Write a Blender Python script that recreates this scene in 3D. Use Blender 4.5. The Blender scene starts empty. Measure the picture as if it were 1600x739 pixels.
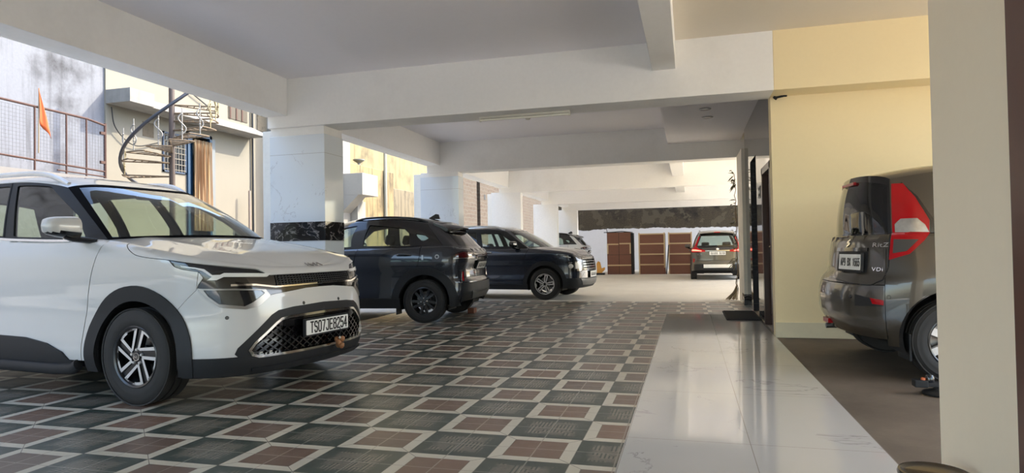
import bpy, bmesh, math, random
from mathutils import Vector, Matrix
from mathutils.geometry import delaunay_2d_cdt
random.seed(7)
SC = bpy.context.scene
COL = SC.collection
PI = math.pi
import numpy as np, math
# ---------------------------------------------------------------- curves
def pch(xs, ys, x):
    """monotone cubic interpolation"""
    xs = np.asarray(xs, float); ys = np.asarray(ys, float)
    if xs[0] > xs[-1]: xs = xs[::-1]; ys = ys[::-1]
    x = np.clip(np.asarray(x, float), xs[0], xs[-1])
    h = np.diff(xs); dl = np.diff(ys) / h
    m = np.zeros(len(xs)); m[0] = dl[0]; m[-1] = dl[-1]
    for i in range(1, len(xs) - 1):
        if dl[i-1] * dl[i] > 0:
            w1 = 2*h[i] + h[i-1]; w2 = h[i] + 2*h[i-1]
            m[i] = (w1 + w2) / (w1/dl[i-1] + w2/dl[i])
    k = np.clip(np.searchsorted(xs, x, side='right') - 1, 0, len(h) - 1)
    t = (x - xs[k]) / h[k]
    return ((2*t**3 - 3*t**2 + 1)*ys[k] + (t**3 - 2*t**2 + t)*h[k]*m[k]
            + (-2*t**3 + 3*t**2)*ys[k+1] + (t**3 - t**2)*h[k]*m[k+1])
def tab(t):
    xs, ys = zip(*t)
    return lambda x: pch(xs, ys, x)
def catmull(pts, n=24):
    P = np.asarray(pts, float); out = []
    for i in range(len(P) - 1):
        p1, p2 = P[i], P[i+1]
        p0 = P[i-1] if i else 2*p1 - p2
        p3 = P[i+2] if i + 2 < len(P) else 2*p2 - p1
        a = np.sqrt(max(np.linalg.norm(p1-p0), 1e-6)); b = np.sqrt(max(np.linalg.norm(p2-p1), 1e-6)); c = np.sqrt(max(np.linalg.norm(p3-p2), 1e-6))
        m1 = (p2-p1)/b - 0; m1 = b*((p1-p0)/a - (p2-p0)/(a+b) + (p2-p1)/b)
        m2 = b*((p2-p1)/b - (p3-p1)/(b+c) + (p3-p2)/c)
        for t in np.linspace(0, 1, n, endpoint=False):
            out.append((2*t**3-3*t**2+1)*p1 + (t**3-2*t**2+t)*m1 + (-2*t**3+3*t**2)*p2 + (t**3-t**2)*m2)
    out.append(P[-1])
    return np.array(out)
def dense(poly, step, closed=True):
    out = []; n = len(poly)
    for i in range(n if closed else n - 1):
        a = np.array(poly[i], float); b = np.array(poly[(i+1) % n], float)
        k = max(1, int(math.ceil(np.linalg.norm(b-a)/step)))
        for j in range(k): out.append(a + (b-a)*j/k)
    if not closed: out.append(np.array(poly[-1], float))
    return out
def rounded(poly, r, seg=5):
    """polygon with every corner rounded by r (r a number or a list)"""
    out = []; n = len(poly)
    for i in range(n):
        p = np.array(poly[i], float); a = np.array(poly[i-1], float); b = np.array(poly[(i+1) % n], float)
        ri = r[i] if isinstance(r, (list, tuple)) else r
        la, lb = np.linalg.norm(a-p), np.linalg.norm(b-p)
        q = min(ri, .45*la, .45*lb)
        if q < 1e-5: out.append(p); continue
        s = p + (a-p)/la*q; e = p + (b-p)/lb*q
        for t in np.linspace(0, 1, seg): out.append((1-t)**2*s + 2*t*(1-t)*p + t*t*e)
    return out
def inside(pts, poly):
    x, y = pts[:, 0], pts[:, 1]; P = np.asarray(poly, float); r = np.zeros(len(pts), bool)
    j = len(P) - 1
    for i in range(len(P)):
        xi, yi = P[i]; xj, yj = P[j]
        if yi != yj:
            r ^= ((yi > y) != (yj > y)) & (x < (xj-xi)*(y-yi)/(yj-yi) + xi)
        j = i
    return r
# ---------------------------------------------------------------- a car's skin as three charts
class Skin:
    """lower(s,z): s runs round the plan from the front centre (s>0 = left side); house(u,v): glasshouse, u in -3..3
    (0-1 windscreen, 1-2 side, 2-3 rear), v from belt to roof; roof and bonnet grids."""
    def __init__(k, d):
        k.d = d
        c = catmull(d['plan'])
        c = c[np.concatenate([[True], np.linalg.norm(np.diff(c, axis=0), axis=1) > 1e-6])]
        L = np.concatenate([[0], np.cumsum(np.linalg.norm(np.diff(c, axis=0), axis=1))])
        k.S = L[-1]; n = 1600
        k.sa = np.linspace(0, k.S, n)
        k.cx = np.interp(k.sa, L, c[:, 0]); k.cy = np.interp(k.sa, L, c[:, 1])
        tx = np.gradient(k.cx, k.sa); ty = np.gradient(k.cy, k.sa); l = np.hypot(tx, ty)
        k.nx = ty/l; k.ny = -tx/l
        ker = np.ones(41)/41
        pad = lambda a, sg: np.convolve(np.concatenate([sg[0]*a[20:0:-1], a, sg[1]*a[-2:-22:-1]]), ker, 'valid')
        k.nx = pad(k.nx, (1, 1)); k.ny = pad(k.ny, (-1, -1)); l = np.hypot(k.nx, k.ny); k.nx /= l; k.ny /= l
        k.F, k.Sd, k.R = tab(d['front']), tab(d['side']), tab(d['rear'])
        k.zt, k.zb = tab(d['top']), tab(d['bottom'])
        k.rt = tab(d['edge_r'])
        k.zc = tab(d['roof'])
        k.build_house()
    def ztop(k, s): return k.zt(np.interp(k.wrap(s), k.sa, k.cx))
    def wrap(k, s): a = np.abs(s); return np.where(a > k.S, 2*k.S - a, a)
    def zbot(k, s): return k.zb(np.interp(k.wrap(s), k.sa, k.cx))
    def lower(k, s, z):
        s = np.asarray(s, float); z = np.asarray(z, float); a = np.abs(s); g = np.where(s < 0, -1., 1.)
        g = np.where(a > k.S, -g, g); a = np.where(a > k.S, 2*k.S - a, a)
        x = np.interp(a, k.sa, k.cx); y = np.interp(a, k.sa, k.cy)
        nx = np.interp(a, k.sa, k.nx); ny = np.interp(a, k.sa, k.ny)
        wf = np.where(nx > 0, nx, 0)**2; wr = np.where(nx < 0, nx, 0)**2; ws = 1 - wf - wr
        dd = wf*k.F(z) + ws*k.Sd(z) + wr*k.R(z)
        r = k.rt(x); q = np.clip((k.zt(x) - z)/r, 0, 1)
        dd = dd + r*(1 - np.sqrt(np.clip(1 - (1-q)**2, 0, 1)))
        for fn in k.d.get('bumps', ()): dd = dd - fn(x, z, ws)
        return np.stack([x - nx*dd, g*(y - ny*dd), z], -1)
    def build_house(k):
        d = k.d; n = 40
        a = np.linspace(0, 1, n)
        cow = catmull(d['cowl'], 12); L = np.concatenate([[0], np.cumsum(np.linalg.norm(np.diff(cow, axis=0), axis=1))]); L /= L[-1]
        b0 = np.stack([np.interp(a, L, cow[:, i]) for i in range(3)], 1)
        sA = k.s_of_x(d['cowl'][-1][0], None); sD = k.s_of_x(d['d_base_x'], None)
        ins = d.get('house_inset', .012)
        def base(s):
            p = k.lower(s, k.ztop(s)); nx = np.interp(s, k.sa, k.nx); ny = np.interp(s, k.sa, k.ny)
            p[:, 0] -= nx*ins; p[:, 1] -= ny*ins; return p
        b1 = base(np.linspace(sA, sD, n)); b2 = base(np.linspace(sD, k.S, n))
        # glue the windscreen base to the side's start
        off = b1[0] - b0[-1]; b0 = b0 + off*(a[:, None]**3)
        k.sA, k.sD = sA, sD
        def loop(pts):
            c = catmull(pts, 12); L = np.concatenate([[0], np.cumsum(np.linalg.norm(np.diff(c, axis=0), axis=1))]); L /= L[-1]
            return np.stack([np.interp(a, L, c[:, i]) for i in range(2)], 1)
        f, s_, r = d['roof_front'], d['roof_side'], d['roof_rear']
        t0, t1, t2 = loop(f), loop(s_), loop(r)
        k.ex = t1[:, 0][::-1]; k.ey = t1[:, 1][::-1]
        k.ua = np.concatenate([a, 1 + a[1:], 2 + a[1:]])
        k.B = np.concatenate([b0, b1[1:], b2[1:]])
        T = np.concatenate([t0, t1[1:], t2[1:]])
        k.T = np.concatenate([T, k.zroof(T[:, 0], T[:, 1])[:, None]], 1)
        k.bul = tab(d['bulge'])
    def zroof(k, x, y):
        e = np.interp(x, k.ex, k.ey); q = np.clip(np.abs(y)/e, 0, 1)
        c1, c2 = k.d['crown']
        return k.zc(x) - c1*q**2 - c2*q**7
    def house(k, u, v):
        u = np.asarray(u, float); v = np.asarray(v, float); a = np.abs(u); g = np.where(u < 0, -1., 1.)
        g = np.where(a > 3, -g, g); a = np.where(a > 3, 6 - a, a)
        b = np.stack([np.interp(a, k.ua, k.B[:, i]) for i in range(3)], -1)
        t = np.stack([np.interp(a, k.ua, k.T[:, i]) for i in range(3)], -1)
        h = 1e-2
        tx = np.interp(a + h, k.ua, k.B[:, 0]) - np.interp(a - h, k.ua, k.B[:, 0])
        ty = np.interp(a + h, k.ua, k.B[:, 1]) - np.interp(a - h, k.ua, k.B[:, 1])
        l = np.hypot(tx, ty) + 1e-9
        w = 4*v*(1-v)*k.bul(a)
        p = b*(1-v)[..., None] + t*v[..., None]
        p[..., 0] += ty/l*w; p[..., 1] += -tx/l*w
        p[..., 2] += w*.3*(a < 1)
        p[..., 1] *= g
        return p
    def roofg(k, u, t):
        a = np.abs(np.asarray(u, float)); t = np.asarray(t, float)
        x = np.interp(a, k.ua, k.T[:, 0]); y = np.interp(a, k.ua, k.T[:, 1])*t
        return np.stack([x, y, k.zroof(x, y)], -1)
    def hood(k, s, t):
        s = np.asarray(s, float); t = np.asarray(t, float)
        p = k.lower(s, k.ztop(s)); ye = np.abs(p[..., 1])
        x, z = p[..., 0], p[..., 2]
        c = k.d['hood_crown']*np.clip(ye/.75, 0, 1)**2
        # the rearmost rows bend to the cowl curve
        s1 = k.sA; w = np.clip((s - .55*s1)/(.45*s1), 0, 1)**2
        bow = (k.d['cowl'][0][0] - k.d['cowl'][-1][0])
        zz = z + c*(1 - np.abs(t)**2.4)
        cz = k.d['cowl'][0][2] - (k.d['cowl'][-1][2] + k.d['hood_crown'])
        f = 1 - t**2
        zz = zz + w*f*cz
        crease = k.d.get('hood_crease', 0)
        if crease:
            q = np.abs(t); zz = zz + crease*np.clip(ye/.7, 0, 1)*np.exp(-((q - .72)/.10)**2)
        return np.stack([x + w*bow*f, ye*t, zz], -1)
    # ---- inverse look-ups
    def s_of_x(k, x, z, front=True):
        """|s| on the flank at this x (height z, None = plan)"""
        if z is None: return float(np.interp(-x, -k.cx, k.sa))
        s = np.linspace(0, k.S, 500); p = k.lower(s, np.full(500, z))
        m = np.maximum.accumulate(-p[:, 0])
        return float(np.interp(-x, m + np.arange(500)*1e-9, s))
    def s_of_y(k, y, z, rear=False):
        s = np.linspace(0, k.S*.32, 400)
        if rear: s = k.S - s
        p = k.lower(s, np.full(400, z)); m = np.maximum.accumulate(p[:, 1])
        return float(np.interp(abs(y), m + np.arange(400)*1e-9, s))*(1 if y >= 0 else -1)
    def side(k, poly, sg=-1): return [(sg*k.s_of_x(x, z), z) for x, z in poly]
    def front(k, poly): return [(k.s_of_y(y, z), z) for y, z in poly]
    def rear(k, poly, sg):
        return [(sg*abs(k.s_of_y(y, z, True)) if y*sg >= 0 else sg*(2*k.S - abs(k.s_of_y(y, z, True))), z) for y, z in poly]
    def house_of(k, poly, axes=(0, 2), urange=(1, 2), sg=-1):
        """points given in two of the axes (x,z side view; y,z front view) -> (u,v)"""
        U, V = np.meshgrid(np.linspace(*urange, 80), np.linspace(0, 1, 40), indexing='ij')
        G = k.house(U, V)[..., list(axes)]; out = []
        for q in poly:
            q = np.array(q, float); qq = q.copy()
            if axes[0] == 1: qq[0] = abs(q[0])
            i = np.unravel_index(np.argmin(((G - qq)**2).sum(-1)), U.shape); u, v = U[i], V[i]
            for _ in range(8):
                f = lambda a, b: k.house(np.array([a]), np.array([b]))[0, list(axes)]
                r = f(u, v) - qq; e = 1e-4
                J = np.stack([(f(u+e, v) - f(u-e, v))/(2*e), (f(u, v+e) - f(u, v-e))/(2*e)], 1)
                try: st = np.linalg.solve(J, -r)
                except Exception: break
                u = np.clip(u + np.clip(st[0], -.05, .05), *urange); v = np.clip(v + np.clip(st[1], -.05, .05), 0, 1)
            s_ = sg if axes[0] == 0 else (1 if q[0] >= 0 else -1)
            out.append((s_*u, v))
        return out
# ---------------------------------------------------------------- the six cars (metres; x forward, y left, z up)
MPV = dict(
    plan=[(2.27,0),(2.262,.22),(2.235,.42),(2.17,.60),(2.05,.745),(1.88,.835),(1.65,.875),(1.39,.888),(.9,.895),(0,.9),(-.9,.897),(-1.39,.89),(-1.8,.87),(-2.05,.81),(-2.19,.68),(-2.25,.45),(-2.27,0)],
    front=[(.15,.12),(.22,.05),(.3,.015),(.42,0),(.56,0),(.7,.015),(.8,.035),(.87,.06),(.93,.10),(.98,.15),(1.1,.26)],
    side=[(.15,.06),(.22,.02),(.35,0),(.5,.012),(.62,.022),(.76,.010),(.9,0),(1.0,.004),(1.08,.03),(1.16,.065),(1.25,.09)],
    rear=[(.2,.1),(.3,.03),(.45,0),(.7,0),(.9,.03),(1.2,.08)],
    top=[(2.27,.925),(2.2,.945),(2.1,.965),(1.8,1.02),(1.4,1.085),(1.0,1.14),(.9,1.148),(.5,1.155),(0,1.172),(-.5,1.195),(-1.5,1.21),(-2.27,1.2)],
    bottom=[(2.27,.20),(1.9,.2),(1.0,.19),(-1,.19),(-2,.25),(-2.27,.3)],
    edge_r=[(2.27,.03),(1.5,.06),(1.0,.05),(.8,.02),(-2.27,.02)],
    cowl=[(1.26,0,1.165),(1.23,.3,1.163),(1.14,.58,1.155),(.985,.79,1.145)],
    d_base_x=-2.13,
    roof=[(.5,1.575),(.33,1.635),(.1,1.688),(-.3,1.725),(-.9,1.73),(-1.6,1.69),(-2.1,1.62)],
    crown=(.03,.05),
    roof_front=[(.42,0),(.40,.25),(.33,.48),(.25,.585)],
    roof_side=[(.25,.585),(0,.612),(-.6,.62),(-1.3,.61),(-1.95,.56)],
    roof_rear=[(-1.95,.56),(-2.03,.4),(-2.06,0)],
    bulge=[(0,.045),(.8,.03),(1,.0),(1.15,.018),(1.9,.018),(2,0),(2.2,.02),(3,.03)],
    hood_crown=.045, hood_crease=.008)
COUPE = dict(   # dark crossover with a sloping tail
    plan=[(2.05,0),(2.03,.3),(1.97,.55),(1.83,.75),(1.6,.85),(1.26,.875),(.6,.88),(0,.88),(-.6,.882),(-1.26,.882),(-1.58,.862),(-1.78,.79),(-1.89,.62),(-1.94,.35),(-1.95,0)],
    front=[(.2,.10),(.3,.02),(.5,0),(.7,.02),(.85,.08),(1.0,.2)],
    side=[(.15,.05),(.25,.015),(.4,0),(.55,.02),(.7,.028),(.82,.006),(.9,0),(1.0,.008),(1.09,.035),(1.17,.085)],
    rear=[(.25,.13),(.36,.05),(.48,0),(.60,.0),(.68,.05),(.80,.06),(.90,.03),(1.0,.02),(1.08,.04),(1.15,.10)],
    top=[(2.05,.86),(1.8,.96),(1.2,1.03),(.95,1.045),(.5,1.09),(0,1.135),(-.8,1.16),(-1.3,1.17),(-1.7,1.16),(-1.95,1.12)],
    bottom=[(2.05,.22),(1.0,.21),(-1.0,.22),(-1.6,.26),(-1.95,.33)],
    edge_r=[(2.05,.04),(1.2,.05),(.9,.02),(-1.6,.02),(-1.95,.03)],
    cowl=[(1.15,0,1.06),(1.1,.35,1.06),(1.0,.6,1.05),(.88,.77,1.047)],
    d_base_x=-1.80,
    roof=[(.4,1.54),(.2,1.605),(-.1,1.65),(-.5,1.665),(-.9,1.645),(-1.25,1.59),(-1.5,1.535)],
    crown=(.03,.05),
    roof_front=[(.32,0),(.30,.25),(.24,.45),(.18,.54)],
    roof_side=[(.18,.54),(-.1,.565),(-.6,.565),(-1.1,.545),(-1.36,.52)],
    roof_rear=[(-1.36,.52),(-1.42,.36),(-1.44,0)],
    bulge=[(0,.04),(.8,.03),(1,0),(1.15,.018),(1.9,.02),(2,0),(2.2,.015),(3,.02)],
    hood_crown=.04)
BOXY = dict(   # dark upright compact with a slatted grille
    plan=[(2.05,0),(2.045,.25),(2.02,.48),(1.95,.67),(1.82,.79),(1.6,.85),(1.25,.872),(.6,.88),(0,.882),(-.6,.882),(-1.25,.88),(-1.6,.86),(-1.82,.79),(-1.91,.6),(-1.94,.3),(-1.95,0)],
    front=[(.2,.12),(.28,.04),(.4,0),(.6,0),(.75,.02),(.88,.06),(.95,.11),(1.05,.22)],
    side=[(.15,.05),(.25,.015),(.4,0),(.55,.018),(.7,.022),(.85,.004),(.95,0),(1.0,.01),(1.08,.045),(1.16,.08)],
    rear=[(.25,.08),(.4,0),(.7,.02),(.9,.03),(1.2,.08)],
    top=[(2.05,.92),(1.9,.97),(1.6,1.02),(1.2,1.065),(.95,1.08),(.5,1.085),(0,1.095),(-.8,1.11),(-1.95,1.12)],
    bottom=[(2.05,.24),(1.0,.21),(-1.0,.22),(-1.6,.26),(-1.95,.33)],
    edge_r=[(2.05,.05),(1.2,.06),(.9,.02),(-1.95,.02)],
    cowl=[(1.15,0,1.105),(1.1,.35,1.10),(1.0,.6,1.09),(.88,.77,1.083)],
    d_base_x=-1.82,
    roof=[(.5,1.48),(.3,1.535),(0,1.58),(-.5,1.595),(-1.1,1.585),(-1.6,1.54)],
    crown=(.03,.05),
    roof_front=[(.46,0),(.44,.25),(.37,.46),(.30,.56)],
    roof_side=[(.30,.56),(0,.59),(-.6,.595),(-1.2,.585),(-1.62,.55)],
    roof_rear=[(-1.62,.55),(-1.68,.38),(-1.70,0)],
    bulge=[(0,.04),(.8,.03),(1,0),(1.15,.018),(1.9,.018),(2,0),(2.2,.015),(3,.02)],
    hood_crown=.05, hood_crease=.012)
ROUND = dict(   # small rounded hatchback, seen from behind on the right
    plan=[(1.85,0),(1.83,.25),(1.75,.5),(1.55,.70),(1.18,.80),(.6,.83),(0,.838),(-.6,.84),(-1.18,.838),(-1.45,.80),(-1.66,.70),(-1.80,.50),(-1.86,.25),(-1.875,0)],
    front=[(.2,.1),(.3,.02),(.5,0),(.7,.04),(.85,.12),(1.0,.25)],
    side=[(.15,.06),(.28,.02),(.45,.004),(.6,0),(.75,.004),(.9,.03),(1.0,.055),(1.1,.085)],
    rear=[(.25,.16),(.34,.07),(.46,.01),(.58,0),(.68,.015),(.76,.05),(.80,.09),(.95,.105),(1.1,.13)],
    top=[(1.85,.80),(1.6,.92),(1.2,1.0),(.9,1.03),(.3,1.04),(-.5,1.08),(-1.2,1.11),(-1.9,1.10)],
    bottom=[(1.85,.24),(1.0,.2),(-1.0,.2),(-1.4,.27),(-1.6,.33),(-1.9,.36)],
    edge_r=[(1.85,.05),(1.2,.05),(.9,.02),(-1.9,.02)],
    cowl=[(1.2,0,1.05),(1.15,.35,1.05),(1.05,.55,1.04),(.92,.70,1.035)],
    d_base_x=-1.60,
    roof=[(.4,1.55),(.2,1.615),(-.2,1.67),(-.7,1.685),(-1.2,1.66),(-1.62,1.60)],
    crown=(.03,.05),
    roof_front=[(.36,0),(.34,.25),(.27,.45),(.20,.53)],
    roof_side=[(.20,.53),(-.1,.57),(-.7,.575),(-1.2,.56),(-1.50,.52)],
    roof_rear=[(-1.50,.52),(-1.60,.36),(-1.64,0)],
    bulge=[(0,.04),(.8,.03),(1,0),(1.15,.02),(1.9,.03),(2,.01),(2.2,.015),(3,.03)],
    hood_crown=.04)
TALL = dict(   # grey-brown people carrier at the far end, seen from behind
    plan=[(2.2,0),(2.19,.25),(2.15,.5),(2.02,.72),(1.75,.84),(1.37,.875),(.6,.885),(0,.887),(-.6,.887),(-1.37,.885),(-1.8,.868),(-2.03,.81),(-2.15,.64),(-2.19,.35),(-2.2,0)],
    front=[(.2,.12),(.3,.03),(.5,0),(.7,.02),(.88,.06),(1.05,.2)],
    side=[(.15,.05),(.25,.015),(.4,0),(.55,.015),(.7,.02),(.85,.004),(.95,.004),(1.05,.03),(1.16,.07)],
    rear=[(.25,.08),(.36,.01),(.46,0),(.58,.01),(.66,.04),(.8,.045),(1.0,.05),(1.1,.075),(1.2,.11)],
    top=[(2.2,.95),(1.8,1.02),(1.3,1.08),(1.0,1.1),(.5,1.1),(0,1.11),(-.8,1.12),(-2.2,1.12)],
    bottom=[(2.2,.24),(1.0,.2),(-1.0,.2),(-1.6,.26),(-2.2,.33)],
    edge_r=[(2.2,.05),(1.2,.06),(.9,.02),(-2.2,.02)],
    cowl=[(1.35,0,1.12),(1.3,.35,1.12),(1.2,.6,1.11),(1.05,.77,1.1)],
    d_base_x=-2.0,
    roof=[(.5,1.56),(.3,1.62),(-.1,1.68),(-.7,1.705),(-1.4,1.69),(-1.95,1.62)],
    crown=(.03,.05),
    roof_front=[(.46,0),(.44,.25),(.37,.48),(.30,.57)],
    roof_side=[(.30,.57),(0,.60),(-.8,.605),(-1.4,.595),(-1.86,.56)],
    roof_rear=[(-1.86,.56),(-1.93,.4),(-1.95,0)],
    bulge=[(0,.04),(.8,.03),(1,0),(1.15,.018),(1.9,.02),(2,0),(2.2,.015),(3,.03)],
    hood_crown=.04)
# ---------------------------------------------------------------- materials
MATS = {}
def nt(name):
    m = bpy.data.materials.new(name); m.use_nodes = True
    t = m.node_tree; b = t.nodes['Principled BSDF']
    return m, t, b
def N(t, kind, **kw):
    n = t.nodes.new(kind)
    for a, v in kw.items():
        if a in n.inputs and not hasattr(type(n), a): n.inputs[a].default_value = v
        else: setattr(n, a, v)
    return n
def math_(t, op, a, b=None, clamp=False):
    n = t.nodes.new('ShaderNodeMath'); n.operation = op; n.use_clamp = clamp
    for i, v in enumerate((a, b)):
        if v is None: continue
        if isinstance(v, (int, float)): n.inputs[i].default_value = v
        else: t.links.new(v, n.inputs[i])
    return n.outputs[0]
def mixc(t, fac, a, b):
    n = t.nodes.new('ShaderNodeMix'); n.data_type = 'RGBA'
    for i, v in ((0, fac), (6, a), (7, b)):
        if isinstance(v, (int, float)): n.inputs[i].default_value = v
        elif isinstance(v, (tuple, list)): n.inputs[i].default_value = (*v[:3], 1)
        else: t.links.new(v, n.inputs[i])
    return n.outputs[2]
def ramp(t, fac, stops):
    n = t.nodes.new('ShaderNodeValToRGB'); e = n.color_ramp.elements
    while len(e) < len(stops): e.new(.5)
    for i, (p, c) in enumerate(stops):
        e[i].position = p; e[i].color = (*c[:3], 1) if len(c) >= 3 else (c[0],)*3 + (1,)
    t.links.new(fac, n.inputs[0]); return n.outputs[0]
def noise(t, scale, detail=4, vec=None, rough=.55, dist=0):
    n = t.nodes.new('ShaderNodeTexNoise'); n.inputs['Scale'].default_value = scale
    n.inputs['Detail'].default_value = detail; n.inputs['Roughness'].default_value = rough; n.inputs['Distortion'].default_value = dist
    if vec is not None: t.links.new(vec, n.inputs['Vector'])
    return n.outputs['Fac']
def coords(t, which='Object', scale=None):
    n = t.nodes.new('ShaderNodeTexCoord')
    if scale is None: return n.outputs[which]
    m = t.nodes.new('ShaderNodeMapping'); m.inputs['Scale'].default_value = scale
    t.links.new(n.outputs[which], m.inputs['Vector']); return m.outputs[0]
def wpos(t, scale=None, rot=None):
    g = t.nodes.new('ShaderNodeNewGeometry').outputs['Position']
    if scale is None and rot is None: return g
    m = t.nodes.new('ShaderNodeMapping')
    if scale: m.inputs['Scale'].default_value = scale
    if rot: m.inputs['Rotation'].default_value = rot
    t.links.new(g, m.inputs['Vector']); return m.outputs[0]
def bump(t, b, h, strength=.3, dist=.01):
    n = t.nodes.new('ShaderNodeBump'); n.inputs['Strength'].default_value = strength; n.inputs['Distance'].default_value = dist
    t.links.new(h, n.inputs['Height']); t.links.new(n.outputs[0], b.inputs['Normal'])
def plain(name, c, rough=.5, metal=0., coat=0., spec=.5, var=.06, vscale=6., emit=None, bmp=0., bscale=200.):
    """one colour with a faint worn variation of its own"""
    if name in MATS: return MATS[name]
    m, t, b = nt(name)
    v = coords(t)
    f = noise(t, vscale, 3, v)
    t.links.new(mixc(t, f, tuple(x*(1-var) for x in c), tuple(min(1, x*(1+var)) for x in c)), b.inputs['Base Color'])
    b.inputs['Roughness'].default_value = rough; b.inputs['Metallic'].default_value = metal
    b.inputs['Coat Weight'].default_value = coat; b.inputs['Coat Roughness'].default_value = .03
    b.inputs['Specular IOR Level'].default_value = spec
    if emit: b.inputs['Emission Color'].default_value = (*emit[:3], 1); b.inputs['Emission Strength'].default_value = emit[3]
    if bmp: bump(t, b, noise(t, bscale, 2, v), bmp, .002)
    MATS[name] = m; return m
def glass(name, tint, rough=.0, refl=1.0):
    """thin pane: tinted see-through plus a fresnel reflection"""
    if name in MATS: return MATS[name]
    m = bpy.data.materials.new(name); m.use_nodes = True; t = m.node_tree; t.nodes.clear()
    o = t.nodes.new('ShaderNodeOutputMaterial'); mx = t.nodes.new('ShaderNodeMixShader')
    tr = t.nodes.new('ShaderNodeBsdfTransparent'); tr.inputs[0].default_value = (*tint, 1)
    gl = t.nodes.new('ShaderNodeBsdfGlossy'); gl.inputs['Roughness'].default_value = rough
    g = t.nodes.new('ShaderNodeNewGeometry'); dv = t.nodes.new('ShaderNodeVectorMath'); dv.operation = 'DOT_PRODUCT'
    t.links.new(g.outputs['Incoming'], dv.inputs[0]); t.links.new(g.outputs['Normal'], dv.inputs[1])
    c = math_(t, 'SUBTRACT', 1., math_(t, 'ABSOLUTE', dv.outputs['Value']), True)          # same reflection seen from either side of the pane
    ff = math_(t, 'MULTIPLY', math_(t, 'ADD', .045, math_(t, 'MULTIPLY', math_(t, 'POWER', c, 5.), .9)), 1.6*refl, True)
    t.links.new(ff, mx.inputs[0]); t.links.new(tr.outputs[0], mx.inputs[1]); t.links.new(gl.outputs[0], mx.inputs[2])
    t.links.new(mx.outputs[0], o.inputs[0])
    MATS[name] = m; return m
def paint(name, c, metal=0., flake=0., rough=.32):
    if name in MATS: return MATS[name]
    m, t, b = nt(name)
    v = coords(t); f = noise(t, 2.5, 4, v)
    col = mixc(t, f, tuple(x*.97 for x in c), tuple(min(1, x*1.03) for x in c))
    if flake:
        vo = t.nodes.new('ShaderNodeTexVoronoi'); vo.inputs['Scale'].default_value = 900; t.links.new(v, vo.inputs['Vector'])
        col = mixc(t, math_(t, 'MULTIPLY', vo.outputs['Color'], flake), col, tuple(min(1, x*2+.04) for x in c))
    t.links.new(col, b.inputs['Base Color'])
    b.inputs['Metallic'].default_value = metal; b.inputs['Roughness'].default_value = rough
    b.inputs['Coat Weight'].default_value = 1; b.inputs['Coat Roughness'].default_value = .02
    MATS[name] = m; return m
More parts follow.
